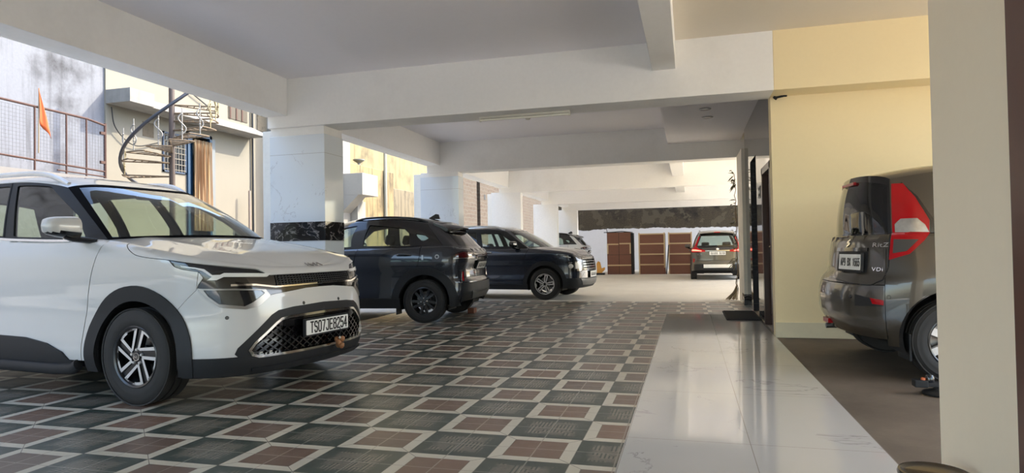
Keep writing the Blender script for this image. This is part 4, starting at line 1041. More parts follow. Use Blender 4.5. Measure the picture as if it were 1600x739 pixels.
def build_boxy():
    root = empty('car', (-4.1, 14.16, 0), -.1, 1.005); tag(root, 'dark blue-black compact crossover with silver roof rails and a chrome slatted grille', 'car', 'cars parked under the building'); d = BOXY
    body = paint('blue_black_car_paint', (.013,.019,.034), .15, rough=.25)
    G = both([(0,.875),(.30,.878),(.52,.884),(.565,.75),(.56,.60),(0,.592)])
    lampsq = lambda sg: [(sg*s, z) for s, z in ((.975,.80),(.80,.812),(.60,.79),(.60,.585),(.82,.575),(.90,.60))]
    o = dict(holes=[G, lampsq(1), lampsq(-1)], hood_z=[(0,.882),(.55,.886),(.7,.895),(.9,.915),(1.09,.945),(1.5,1.03),(1.7,1.062),(1.78,1.08)], bumper_s=1.02, low=.45, front_cut=[(.80,.33),(.81,.7),(.83,.93),(.90,1.075)], mid_cut=[(-.32,.33),(-.34,1.0),(-.33,1.10)],
        rear_cut=[(-.88,.33),(-.90,.6),(-1.2,.87),(-1.4,1.0),(-1.42,1.11)], handles=[(-.05,1.0),(-1.15,1.0)], Ro=.475, sill_z=.325, gate_z=.62, clad_z=.55, arch_off=.012,
        windows=[[(1.06,.11),(1.235,.09),(1.185,.80),(1.105,.82)],[(1.262,.10),(1.385,.10),(1.335,.83),(1.215,.81)],[(1.43,.10),(1.70,.10),(1.66,.85),(1.385,.85)]],
        rear_glass=[(2.10,.10),(2.12,.88),(3,.9),(3.88,.88),(3.90,.10),(3,.08)], mirror=(.60,.985,1.17), mirror_mat=M_BLACK, frame_end=1.80, screen_frame=body, frame_mat=M_TRIM, handle_mat=M_CHROME, spin=0)
    sk, k = common_car(d, root, body, (1.25,-1.25), .39, 'twin', .33, .214, o)
    gr = k.low('grille', inset(G, .003), mat=M_BLACK, off=-.03, th=.02, holes=False)
    for i in range(5):
        z = .618 + i*.054
        k.low('grille_slat', k.along(-.525, .525, lambda s: z) + k.along(.525, -.525, lambda s: z+.026), parent=gr, mat=M_DARKCHROME, off=.004, th=.02, holes=False)
    mb = MB()
    for i in range(13): s = -.51+.085*i; patch(mb, sk, 'lower', [(s-.006,.60),(s+.006,.60),(s+.006,.872),(s-.006,.872)], (), .06, .007, .02)
    mb.build('grille_bars', [M_BLACK, M_BLACK], gr)
    k.low('grille_frame', G, parent=gr, mat=M_BLACK, off=.006, th=.03, holes=False, extra=[inset(G, .014)])
    for sg in (-1, 1):
        g = lambda P: [(sg*s, z) for s, z in P]
        hl = k.low('headlamp', inset(lampsq(sg), .003), mat=M_BLACK, off=-.012, th=.02, holes=False)
        k.low('square_light_frame', g([(.80,.80),(.615,.782),(.615,.60),(.80,.595)]), parent=hl, mat=M_CHROME, off=.0, th=.02, holes=False, extra=[g([(.775,.775),(.645,.76),(.645,.645),(.775,.64)])])
        k.low('lamp_bowl', g([(.775,.775),(.645,.76),(.645,.645),(.775,.64)]), parent=hl, mat=M_CLEARLAMP, off=-.006, holes=False)
        mb = MB(); mb.lathe([(.001,.012),(.04,.008),(.05,0)], 18, 'Z', k.on(sg*.875, .70, -.004)); mb.build('projector', M_CLEARLAMP, hl, smooth=40)
        k.low('lamp_line', g([(.93,.768),(.84,.780),(.84,.772),(.92,.76)]), parent=hl, mat=M_LAMPWHITE, off=-.004, holes=False)
        k.low('upper_lamp', g([(1.09,.935),(.86,.895),(.62,.872),(.62,.852),(.86,.858),(1.04,.893)]), mat=M_BLACK, off=.003, holes=False)
        k.low('upper_lamp_light', g([(1.05,.918),(.88,.888),(.88,.872),(1.03,.898)]), mat=M_LAMPWHITE, off=.008, holes=False)
        k.rail(sg, 1.03, 1.93, t=.93, h=.055, r=.016)
        k.low('side_moulding', k.line(dense([(.78,.40),(.78,.455),(-.85,.455),(-.85,.40)], .1), sg), mat=body, off=.008, holes=False)
    k.low('lower_intake', both([(0,.56),(.50,.57),(.62,.46),(.55,.44),(0,.44)]), mat=M_BLACK, off=.003, holes=False)
    k.low('skid_plate', both([(0,.42),(.45,.42),(.66,.44),(.56,.31),(0,.29)]), mat=M_SATIN, off=.016, th=.02, holes=False)
    k.plate(0, .515, '^~~^~~^~^~', .48, .12, off=.03)
    k.low('tail_lamp', [(sk.S-.95,.90),(sk.S-.6,.90),(sk.S-.6,1.08),(sk.S-.95,1.06)], mat=M_RED, off=.005); k.low('tail_lamp', [(sk.S+.95,.90),(sk.S+.6,.90),(sk.S+.6,1.08),(sk.S+.95,1.06)], mat=M_RED, off=.005)
    return root
def build_round():
    root = empty('car', (3.13, 6.5, 0), .05, 1.04); tag(root, 'bronze grey hatchback with tall red tail lamps half hidden behind the beige wall', 'car', 'cars parked under the building'); d = ROUND; S = Skin(d).S
    body = paint('bronze_grey_car_paint', (.038,.032,.0235), .3, flake=.2)
    C = -4.47                                                        # centre of the tail as photographed
    lampL = [(3.99,.905),(3.83,.955),(3.725,1.06),(3.70,1.125),(3.975,1.125)]
    hl = [(1.99,0.0),(1.885,0.0),(1.885,.19),(1.905,.58),(1.94,.86),(1.98,.93),(2.0,.93),(2.0,0)]
    gate = [(3.985,.905),(3.995,.80),(4.06,.715),(4.2,.70),(S,.735)]
    o = dict(hood_z=[(0,.74),(.5,.76),(.9,.84),(1.2,.9),(1.6,1.0),(1.75,1.03)], front_cut=[(.75,.33),(.78,.7),(.84,.93),(.86,1.03)], mid_cut=[(-.3,.33),(-.33,1.0),(-.33,1.08)],
        rear_cut=[(-.82,.33),(-.86,.6),(-1.0,.85),(-1.1,1.0),(-1.12,1.10)], handles=[(-.1,.92),(-1.0,.94)], Ro=.42, Ra=.36, sill_z=.30, sill_mat=body, arch_mat=body, arch_off=.004, gate_z=.715, rear_s=.80,
        windows=[[(1.06,.08),(1.37,.08),(1.31,.86),(1.09,.84)],[(1.43,.08),(1.70,.10),(1.66,.86),(1.37,.86)]],
        rear_glass=[(2.04,.03),(2.04,.86),(2.5,.90),(3,.91),(3.5,.90),(3.96,.86),(3.96,.03),(3.5,.03),(3,.03),(2.5,.03)], mirror=(.62,.92,1.12), frame_end=1.83, frame_mat=M_BLACK, rear_glass_mat=G_DARK, rear_frame=M_BLACK, seat_z=1.0)
    sk, k = common_car(d, root, body, (1.18,-1.18), .36, 'plain', .305, .20, o)
    for sg in (-1, 1):
        # tail lamp: upper half on the glasshouse pillar, lower half on the wing
        g = lambda P: [(sg*s, z) for s, z in P]
        tl = k.hse('tail_lamp', g([(1.995,.03),(1.995,.90),(1.95,.87),(1.913,.60),(1.880,.20),(1.885,0),(1.99,0)]), mat=M_RED, off=.010, th=.02)
        k.low('lamp_lower', g([(3.985,.905),(3.84,.95),(3.735,1.05),(3.69,1.105),(3.97,1.112)]), parent=tl, mat=M_RED, off=.010, th=.02, holes=False)
        k.hse('indicator_lens', g([(1.985,.02),(1.885,.0),(1.895,.13),(1.915,.24),(1.965,.25),(1.985,.16)]), parent=tl, mat=M_INDIC, off=.016, th=.008)
        k.low('reverse_lens', g([(3.955,.955),(3.86,.97),(3.775,1.055),(3.95,1.06)]), parent=tl, mat=M_LAMPGREY, off=.016, th=.008, holes=False)
        k.hse('lamp_surround', g([(1.955,.90),(1.905,.62),(1.865,.2),(1.868,0),(1.880,0),(1.876,.2),(1.913,.62),(1.96,.88)]), parent=tl, mat=M_BLACK, off=.004, th=.01)
        k.low('bumper_lamp_recess', g([(4.26,.635),(4.02,.60),(4.02,.555),(4.26,.545)]), mat=M_TRIM, off=.003, holes=False)
        k.low('bumper_reflector', g([(4.12,.615),(4.02,.602),(4.02,.565),(4.10,.57)]), mat=M_RED, off=.007, holes=False)
        for s, z in ((3.985,.628),(4.305,.615)):
            mb = MB(); mb.lathe([(.001,.004),(.013,.004),(.015,0)], 14, 'Z', k.on(sg*s, z)); mb.build('parking_sensor', M_BLACK, root)
        mb = MB(); mb.box((-1.50, sg*.70-.12, .16), (-1.482, sg*.70+.12, .36), bev=.005); mb.build('mud_flap', M_TRIM, root)
    # tailgate outline: dark gap line
    k.strip_on('tailgate_gap', [(-3.985,1.10),(-3.99,.85),(-4.03,.755),(-4.12,.712),(-4.3,.715),(-4.62,.742),(-S,.75)], .010, M_BLACK, off=.002, th=.004)
    k.low('plate_recess', [(C-.28,.80),(C-.27,.97),(C+.27,.97),(C+.27,.80)], mat=M_TRIM, off=.002, holes=False)
    k.low('plate_garnish', [(C-.30,.972),(C-.29,1.0),(C+.27,1.0),(C+.27,.972)], mat=M_BLACK, off=.012, holes=False)
    k.plate(C+.03, .885, 'AP9 BX 1665', .36, .125, off=.016, size=.085)
    e = MB()
    M = k.on(C-.05, 1.04, .003)
    for a, b in (((.028,.028),(-.028,.006)),((-.028,.006),(.0,.0)),((.0,.0),(.028,-.006)),((.028,-.006),(-.028,-.03))): e.prism(bar(a, b, .013), 0, .005, M)
    e.build('tailgate_emblem', M_CHROME, root)
    t = MB(); text_mesh(t, 'RitZ', .048, k.on(-4.07, 1.02, .002), .002, (1.5, 1)); t.build('model_lettering', M_CHROME, root)
    t = MB(); text_mesh(t, 'VDi', .042, k.on(-4.085, .832, .002), .002, (1.5, 1)); t.build('trim_lettering', M_CHROME, root)
    k.low('high_brake_lamp', [(-S-.0,1.0)]*0 or [(-S-.2,1.095),(-S+.2,1.095),(-S+.2,1.10),(-S-.2,1.10)], mat=M_REDDARK, off=.001, holes=False)
    mb = MB(); mb.box((-1.668,-.16,1.530), (-1.640,.16,1.556), bev=.004); mb.build('brake_light', M_RED, root)
    ex = MB(); ex.tube([(-1.5,.30,.30),(-1.80,.30,.29)], .025, 12); ex.build('exhaust_pipe', M_STEEL, root, smooth=40)
    mb = MB(); mb.box((-1.80,.05,.34), (-1.84,.22,.38)); mb.build('rear_fog_lamp', M_RED, root)
    return root
def build_tall():
    root = empty('car', (.86, 23.1, 0), PI/2, .93); tag(root, 'grey-brown people carrier seen from behind with lit red tail lamps', 'car', 'cars parked under the building'); d = TALL; S = Skin(d).S
    body = paint('grey_brown_car_paint', (.080,.073,.058), .3)
    o = dict(hood_z=[(0,.88),(.5,.89),(.9,.93),(1.2,.97),(1.8,1.07),(1.95,1.09)], front_cut=[(.9,.33),(.92,.7),(.98,.95),(1.0,1.09)], mid_cut=[(-.25,.33),(-.28,1.0),(-.28,1.10)],
        rear_cut=[(-1.0,.33),(-1.0,.6),(-1.2,.85),(-1.5,1.0),(-1.52,1.12)], handles=[(0,.98),(-1.15,1.0)], Ro=.475, sill_z=.36, gate_z=.66, clad_z=.54, rear_s=.74,
        windows=[[(1.06,.08),(1.38,.08),(1.32,.88),(1.10,.86)],[(1.42,.08),(1.66,.08),(1.63,.88),(1.36,.88)],[(1.70,.08),(1.84,.12),(1.81,.84),(1.67,.88)]],
        rear_glass=[(2.16,.10),(2.14,.90),(2.5,.92),(3,.93),(3.5,.92),(3.86,.90),(3.84,.10),(3,.10)], mirror=(.75,.98,1.15), frame_end=1.88, rear_frame=M_BLACK, seat_z=1.1)
    sk, k = common_car(d, root, body, (1.37,-1.37), .395, 'turbine', .335, .21, o)
    lit = plain('lit_tail_lamp', (.75,.10,.08), .2, emit=(1.,.16,.10,1.1))
    for sg in (-1, 1):
        g = lambda P: [(S+sg*a, z) for a, z in P]
        tl = k.low('tail_lamp', g([(.98,.93),(.40,.95),(.40,1.01),(.62,1.06),(.72,1.119),(.94,1.119)]), mat=M_RED, off=.010, th=.02, holes=False)
        k.low('lit_lens', g([(.90,.985),(.52,.975),(.52,1.0),(.74,1.035),(.90,1.04)]), parent=tl, mat=lit, off=.016, th=.006, holes=False)
        k.hse('lamp_upper', [(sg*u, v) for u, v in ((2.0,0),(2.0,.78),(2.10,.80),(2.13,.35),(2.16,0))], parent=tl, mat=M_RED, off=.010, th=.02)
        k.low('bumper_reflector', g([(.86,.73),(.78,.73),(.80,.60),(.86,.60)]), mat=M_RED, off=.008, holes=False)
        k.rail(sg, 1.05, 1.93, t=.92, h=.05, r=.017, mat=M_BLACK)
    k.low('tailgate_glass_panel', [(S-.66,1.0),(S-.66,1.118),(S+.66,1.118),(S+.66,1.0)], mat=M_BLACK, off=.003, holes=False)
    k.low('chrome_bar', [(S-.42,.985),(S-.42,1.003),(S+.42,1.003),(S+.42,.985)], mat=M_CHROME, off=.008, holes=False)
    k.plate(S, .905, '~^^~~ ~^~~', .52, .12, off=.012)
    e = MB(); e.lathe([(.001,.012),(.035,.01),(.045,0)], 18, 'Z', k.on(S, 1.045, .004)); e.build('tailgate_emblem', M_CHROME, root)
    k.low('skid_plate', k.along(S-.46, S+.46, lambda s: .415) + [(S+.46,.53),(S-.46,.53)], mat=M_SILVER, off=.018, th=.02, holes=False)
    for a, s in ((-.62,'XL6'),): 
        t = MB(); text_mesh(t, s, .07, k.on(S-.60, .86, .002), .002, (1.4, 1)); t.build('model_lettering', M_CHROME, root)
    spoiler(root, [(-1.82,1.665),(-2.0,1.64),(-2.07,1.615),(-2.06,1.59),(-1.95,1.585),(-1.86,1.61)], .56, body)
    mb = MB(); mb.box((-2.085,-.10,1.60), (-2.065,.10,1.625)); mb.build('brake_light', M_RED, root)
    return root
# ---------------------------------------------------------------- surfaces of the place
def m_tiles():
    """checker of dark green maze tiles and cream-framed brown tiles, four little tiles to a square"""
    m, t, b = nt('patterned_floor_tiles'); L = t.links
    sx, sy = .437, .4065
    p = wpos(t); s = t.nodes.new('ShaderNodeSeparateXYZ'); L.new(p, s.inputs[0])
    u = math_(t, 'DIVIDE', math_(t, 'ADD', s.outputs[0], 1.036+sx*40), sx); v = math_(t, 'DIVIDE', math_(t, 'ADD', s.outputs[1], -3.187+sy*40), sy)
    iu, iv = math_(t, 'FLOOR', u), math_(t, 'FLOOR', v); fu, fv = math_(t, 'FRACT', u), math_(t, 'FRACT', v)
    par = math_(t, 'MODULO', math_(t, 'ADD', iu, iv), 2.)                     # 0 cream, 1 green
    du = math_(t, 'ABSOLUTE', math_(t, 'SUBTRACT', fu, .5)); dv = math_(t, 'ABSOLUTE', math_(t, 'SUBTRACT', fv, .5))
    mx = math_(t, 'MAXIMUM', du, dv)
    c = t.nodes.new('ShaderNodeCombineXYZ'); L.new(iu, c.inputs[0]); L.new(iv, c.inputs[1])
    wn = t.nodes.new('ShaderNodeTexWhiteNoise'); wn.noise_dimensions = '2D'; L.new(c.outputs[0], wn.inputs['Vector'])
    # quarter tiles
    qu, qv = math_(t, 'FLOOR', math_(t, 'MULTIPLY', u, 2.)), math_(t, 'FLOOR', math_(t, 'MULTIPLY', v, 2.))
    c2 = t.nodes.new('ShaderNodeCombineXYZ'); L.new(qu, c2.inputs[0]); L.new(qv, c2.inputs[1])
    wq = t.nodes.new('ShaderNodeTexWhiteNoise'); wq.noise_dimensions = '2D'; L.new(c2.outputs[0], wq.inputs['Vector'])
    n1 = noise(t, 14, 5, p, .65); n2 = noise(t, 60, 3, p); n3 = noise(t, 1.3, 3, p)
    brown = mixc(t, wn.outputs['Value'], (.215,.120,.080), (.135,.098,.078)); brown = mixc(t, math_(t, 'MULTIPLY', n1, .55), brown, (.235,.17,.135)); brown = mixc(t, math_(t, 'MULTIPLY', wq.outputs['Value'], .25), brown, (.10,.065,.05))
    cream = mixc(t, n1, (.58,.55,.45), (.68,.65,.55)); cream = mixc(t, math_(t, 'MULTIPLY', n2, .25), cream, (.44,.40,.32))
    green = mixc(t, n1, (.034,.052,.044), (.066,.086,.074))
    # worn maze: short grooves that turn from block to block
    bu, bv = math_(t, 'FLOOR', math_(t, 'MULTIPLY', fu, 10.)), math_(t, 'FLOOR', math_(t, 'MULTIPLY', fv, 10.))
    c3 = t.nodes.new('ShaderNodeCombineXYZ'); L.new(math_(t, 'ADD', bu, math_(t, 'MULTIPLY', iu, 13.)), c3.inputs[0]); L.new(math_(t, 'ADD', bv, math_(t, 'MULTIPLY', iv, 17.)), c3.inputs[1])
    wb = t.nodes.new('ShaderNodeTexWhiteNoise'); wb.noise_dimensions = '2D'; L.new(c3.outputs[0], wb.inputs['Vector'])
    hu, hv = math_(t, 'FRACT', math_(t, 'MULTIPLY', fu, 20.)), math_(t, 'FRACT', math_(t, 'MULTIPLY', fv, 20.))
    pick = math_(t, 'GREATER_THAN', wb.outputs['Value'], .5)
    mm = t.nodes.new('ShaderNodeMix'); L.new(pick, mm.inputs[0]); L.new(hu, mm.inputs[2]); L.new(hv, mm.inputs[3])
    line = math_(t, 'GREATER_THAN', mm.outputs[0], .42)
    edge = math_(t, 'SMOOTH_MIN', 1., math_(t, 'MULTIPLY', math_(t, 'SUBTRACT', math_(t, 'ADD', .36, math_(t, 'MULTIPLY', math_(t, 'SUBTRACT', n1, .5), .28)), mx), 12.), True)
    maze = math_(t, 'MULTIPLY', math_(t, 'MULTIPLY', line, edge, True), math_(t, 'ADD', .35, math_(t, 'MULTIPLY', n2, .95)), True)
    green = mixc(t, maze, green, (.27,.235,.195))
    inner = math_(t, 'LESS_THAN', mx, .345)
    cell0 = mixc(t, inner, cream, brown)
    # dark mitre lines at the corners of the cream frame, thin line round the brown field
    dg = math_(t, 'LESS_THAN', math_(t, 'ABSOLUTE', math_(t, 'SUBTRACT', du, dv)), .007)
    mit = math_(t, 'MULTIPLY', dg, math_(t, 'GREATER_THAN', mx, .345))
    cell0 = mixc(t, math_(t, 'MULTIPLY', mit, .75), cell0, (.09,.075,.06))
    cell0 = mixc(t, math_(t, 'MULTIPLY', math_(t, 'LESS_THAN', math_(t, 'ABSOLUTE', math_(t, 'SUBTRACT', mx, .345)), .006), .6), cell0, (.10,.07,.05))
    col = mixc(t, par, cell0, green)
    mn = math_(t, 'MINIMUM', du, dv)
    gl = math_(t, 'LESS_THAN', mn, .0085)                                       # grout between the four tiles
    gcol = mixc(t, par, (.40,.35,.29), (.33,.32,.28))
    col = mixc(t, math_(t, 'MULTIPLY', gl, math_(t, 'ADD', .35, math_(t, 'MULTIPLY', n1, .8)), True), col, gcol)
    og = math_(t, 'GREATER_THAN', mx, .494)
    col = mixc(t, math_(t, 'MULTIPLY', og, .55), col, (.07,.065,.055))
    col = mixc(t, math_(t, 'MULTIPLY', math_(t, 'SUBTRACT', n3, .45, True), .5, True), col, (.21,.19,.16))
    L.new(col, b.inputs['Base Color'])
    r = math_(t, 'ADD', .20, math_(t, 'MULTIPLY', n1, .25)); L.new(r, b.inputs['Roughness'])
    b.inputs['Specular IOR Level'].default_value = .5
    h = math_(t, 'SUBTRACT', math_(t, 'MULTIPLY', maze, .35), math_(t, 'MULTIPLY', math_(t, 'MAXIMUM', gl, og), 1.))
    bump(t, b, math_(t, 'ADD', h, math_(t, 'MULTIPLY', n1, .4)), .10, .002)
    return m
def veins(t, p, scale, width, dist=2.2, detail=6):
    n = noise(t, scale, detail, p, .6, dist)
    return math_(t, 'SUBTRACT', 1., math_(t, 'DIVIDE', math_(t, 'ABSOLUTE', math_(t, 'SUBTRACT', n, .5)), width), True)
def m_marble(name, base, vein, jx=None, jy=None, jz=None, rough=.06, dens=.5, scale=.9, width=.012):
    m, t, b = nt(name); L = t.links; p = wpos(t)
    f = math_(t, 'MULTIPLY', veins(t, p, scale, width), math_(t, 'GREATER_THAN', noise(t, 1.1, 2, p), dens))
    f2 = math_(t, 'MULTIPLY', veins(t, p, scale*2.3, width*.6, 1.2), math_(t, 'GREATER_THAN', noise(t, 2.0, 2, p), dens+.06))
    f = math_(t, 'MAXIMUM', f, math_(t, 'MULTIPLY', f2, .6)); f = math_(t, 'MULTIPLY', f, math_(t, 'ADD', .3, noise(t, 9, 3, p)), True)
    bs = mixc(t, noise(t, .8, 4, p), tuple(x*.95 for x in base), tuple(min(1, x*1.03) for x in base))
    col = mixc(t, f, bs, vein)
    s = t.nodes.new('ShaderNodeSeparateXYZ'); L.new(p, s.inputs[0]); jo = None
    for ax, j in ((0, jx), (1, jy), (2, jz)):
        if not j: continue
        off, per = j; q = math_(t, 'FRACT', math_(t, 'DIVIDE', math_(t, 'SUBTRACT', s.outputs[ax], off - per*50), per))
        q = math_(t, 'GREATER_THAN', math_(t, 'ABSOLUTE', math_(t, 'SUBTRACT', q, .5)), .5-.0022/per); jo = q if jo is None else math_(t, 'MAXIMUM', jo, q)
    if jo is not None: col = mixc(t, math_(t, 'MULTIPLY', jo, .7), col, (.25,.22,.18))
    L.new(col, b.inputs['Base Color']); b.inputs['Roughness'].default_value = rough
    return m
def m_plaster(name, c, dirt=(.3,.28,.25), amt=.25, scale=1.5, rough=.85, streak=0., fine=.06, patches=None):
    """painted plaster with marks of its own"""
    m, t, b = nt(name); L = t.links; p = wpos(t)
    n1 = noise(t, scale, 6, p, .6); n2 = noise(t, 22, 4, p)
    col = mixc(t, n2, tuple(x*(1-fine) for x in c), tuple(min(1, x*(1+fine)) for x in c))
    f = math_(t, 'MULTIPLY', math_(t, 'SUBTRACT', n1, .52, True), amt*6, True); col = mixc(t, f, col, dirt)
    if streak:
        ps = wpos(t, (3.2, 3.2, .25)); q = math_(t, 'MULTIPLY', math_(t, 'SUBTRACT', noise(t, 1.6, 5, ps, .65), .5, True), streak*5, True); col = mixc(t, q, col, tuple(x*.7 for x in dirt))
    if patches:
        f = math_(t, 'GREATER_THAN', noise(t, patches[0], 3, p), patches[1]); col = mixc(t, math_(t, 'MULTIPLY', f, patches[3]), col, patches[2])
    L.new(col, b.inputs['Base Color']); b.inputs['Roughness'].default_value = rough
    bump(t, b, math_(t, 'ADD', n2, math_(t, 'MULTIPLY', n1, .6)), .18, .004)
    return m
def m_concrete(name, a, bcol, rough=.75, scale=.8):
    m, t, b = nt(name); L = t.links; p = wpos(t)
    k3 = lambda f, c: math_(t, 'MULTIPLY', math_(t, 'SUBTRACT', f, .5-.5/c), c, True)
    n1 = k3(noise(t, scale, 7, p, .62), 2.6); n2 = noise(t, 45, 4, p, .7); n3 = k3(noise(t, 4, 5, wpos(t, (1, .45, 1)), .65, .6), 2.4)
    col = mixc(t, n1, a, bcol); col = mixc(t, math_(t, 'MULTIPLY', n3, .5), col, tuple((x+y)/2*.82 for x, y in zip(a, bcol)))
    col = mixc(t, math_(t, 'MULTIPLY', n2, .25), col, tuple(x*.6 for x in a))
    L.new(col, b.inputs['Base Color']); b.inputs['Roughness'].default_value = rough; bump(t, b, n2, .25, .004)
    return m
def m_brick(name, c1, c2, mortar, scale=1.):
    m, t, b = nt(name); L = t.links; s_ = t.nodes.new('ShaderNodeSeparateXYZ'); L.new(wpos(t), s_.inputs[0]); cb = t.nodes.new('ShaderNodeCombineXYZ')
    L.new(math_(t, 'ADD', s_.outputs[0], s_.outputs[1]), cb.inputs[0]); L.new(s_.outputs[2], cb.inputs[1]); p = cb.outputs[0]
    k = t.nodes.new('ShaderNodeTexBrick'); k.inputs['Scale'].default_value = scale; k.inputs['Mortar Size'].default_value = .018; k.inputs['Brick Width'].default_value = .34; k.inputs['Row Height'].default_value = .13
    k.inputs['Color1'].default_value = (*c1, 1); k.inputs['Color2'].default_value = (*c2, 1); k.inputs['Mortar'].default_value = (*mortar, 1)
    q = t.nodes.new('ShaderNodeVectorMath'); q.operation = 'ADD'; nz = t.nodes.new('ShaderNodeTexNoise'); nz.inputs['Scale'].default_value = 2.2; L.new(p, nz.inputs['Vector'])
    sc = t.nodes.new('ShaderNodeVectorMath'); sc.operation = 'SCALE'; sc.inputs['Scale'].default_value = .22; L.new(nz.outputs['Color'], sc.inputs[0]); L.new(p, q.inputs[0]); L.new(sc.outputs[0], q.inputs[1])
    L.new(q.outputs[0], k.inputs['Vector'])
    n1 = noise(t, 1.2, 5, p); n2 = noise(t, 14, 5, p, .7)
    col = mixc(t, math_(t, 'MULTIPLY', math_(t, 'SUBTRACT', n1, .5, True), 3., True), k.outputs['Color'], tuple(x*.75 for x in mortar)); col = mixc(t, math_(t, 'MULTIPLY', n2, .6), col, tuple(x*.45 for x in c1))
    L.new(col, b.inputs['Base Color']); b.inputs['Roughness'].default_value = .9
    bump(t, b, math_(t, 'ADD', k.outputs['Fac'], n2), .5, .02)
    return m
def m_wood(name, c1, c2, axis=(1, 9, 9), scale=3., rough=.5):
    m, t, b = nt(name); p = coords(t, 'Object', axis); n = noise(t, scale, 5, p, .6, .8)
    t.links.new(mixc(t, n, c1, c2), b.inputs['Base Color']); b.inputs['Roughness'].default_value = rough
    return m
def struct(name, mb, mat, smooth=None, label=None):
    o = mb.build(name, mat, None, smooth); o['kind'] = 'structure'
    if label: o['label'] = label
    return o
def bx(lo, hi, bev=0.): return MB().box(lo, hi, bev=bev)
# ---------------------------------------------------------------- the parking hall itself
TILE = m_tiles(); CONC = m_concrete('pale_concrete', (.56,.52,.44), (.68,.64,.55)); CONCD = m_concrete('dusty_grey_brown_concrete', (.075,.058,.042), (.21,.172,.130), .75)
WHITE = m_plaster('white_beam_paint', (.88,.87,.84), (.70,.68,.64), .32, .9, fine=.035)
CEIL = m_plaster('lavender_ceiling_paint', (.88,.86,.89), (.80,.77,.79), .15, .6, fine=.02)
CEILR = m_plaster('ceiling_paint_warm_lit', (.80,.73,.61), (.72,.65,.55), .15, .6, fine=.02)  # ceiling paint with the right bay's warm light mixed into its colour
YEL = m_plaster('pale_yellow_wall_paint', (.90,.76,.47), (.80,.67,.42), .12, 1.2, fine=.02)
BEIGE = m_plaster('beige_wall_paint', (.93,.815,.63), (.86,.76,.58), .10, .8, fine=.015)
MARB = m_marble('white_marble_walkway', (.53,.525,.50), (.33,.32,.31), (.298, .658), (.02, 1.225), dens=.55, scale=.62, width=.009)
PMARB = m_marble('pale_marble_cladding', (.74,.79,.83), (.47,.48,.50), None, None, (.02, 1.21), .05, .56, 1.3, .008)
BMARB = m_marble('black_marble_band', (.018,.017,.017), (.45,.42,.40), rough=.05, dens=.42, scale=1.7, width=.016)
GRAN = m_marble('black_granite', (.055,.056,.060), (.09,.09,.10), None, (.3, .62), (.12, .62), .045, .5, 2., .03)
SKIRT = m_plaster('grey_skirting_paint', (.74,.67,.48), (.55,.50,.38), .2, 2., fine=.04)
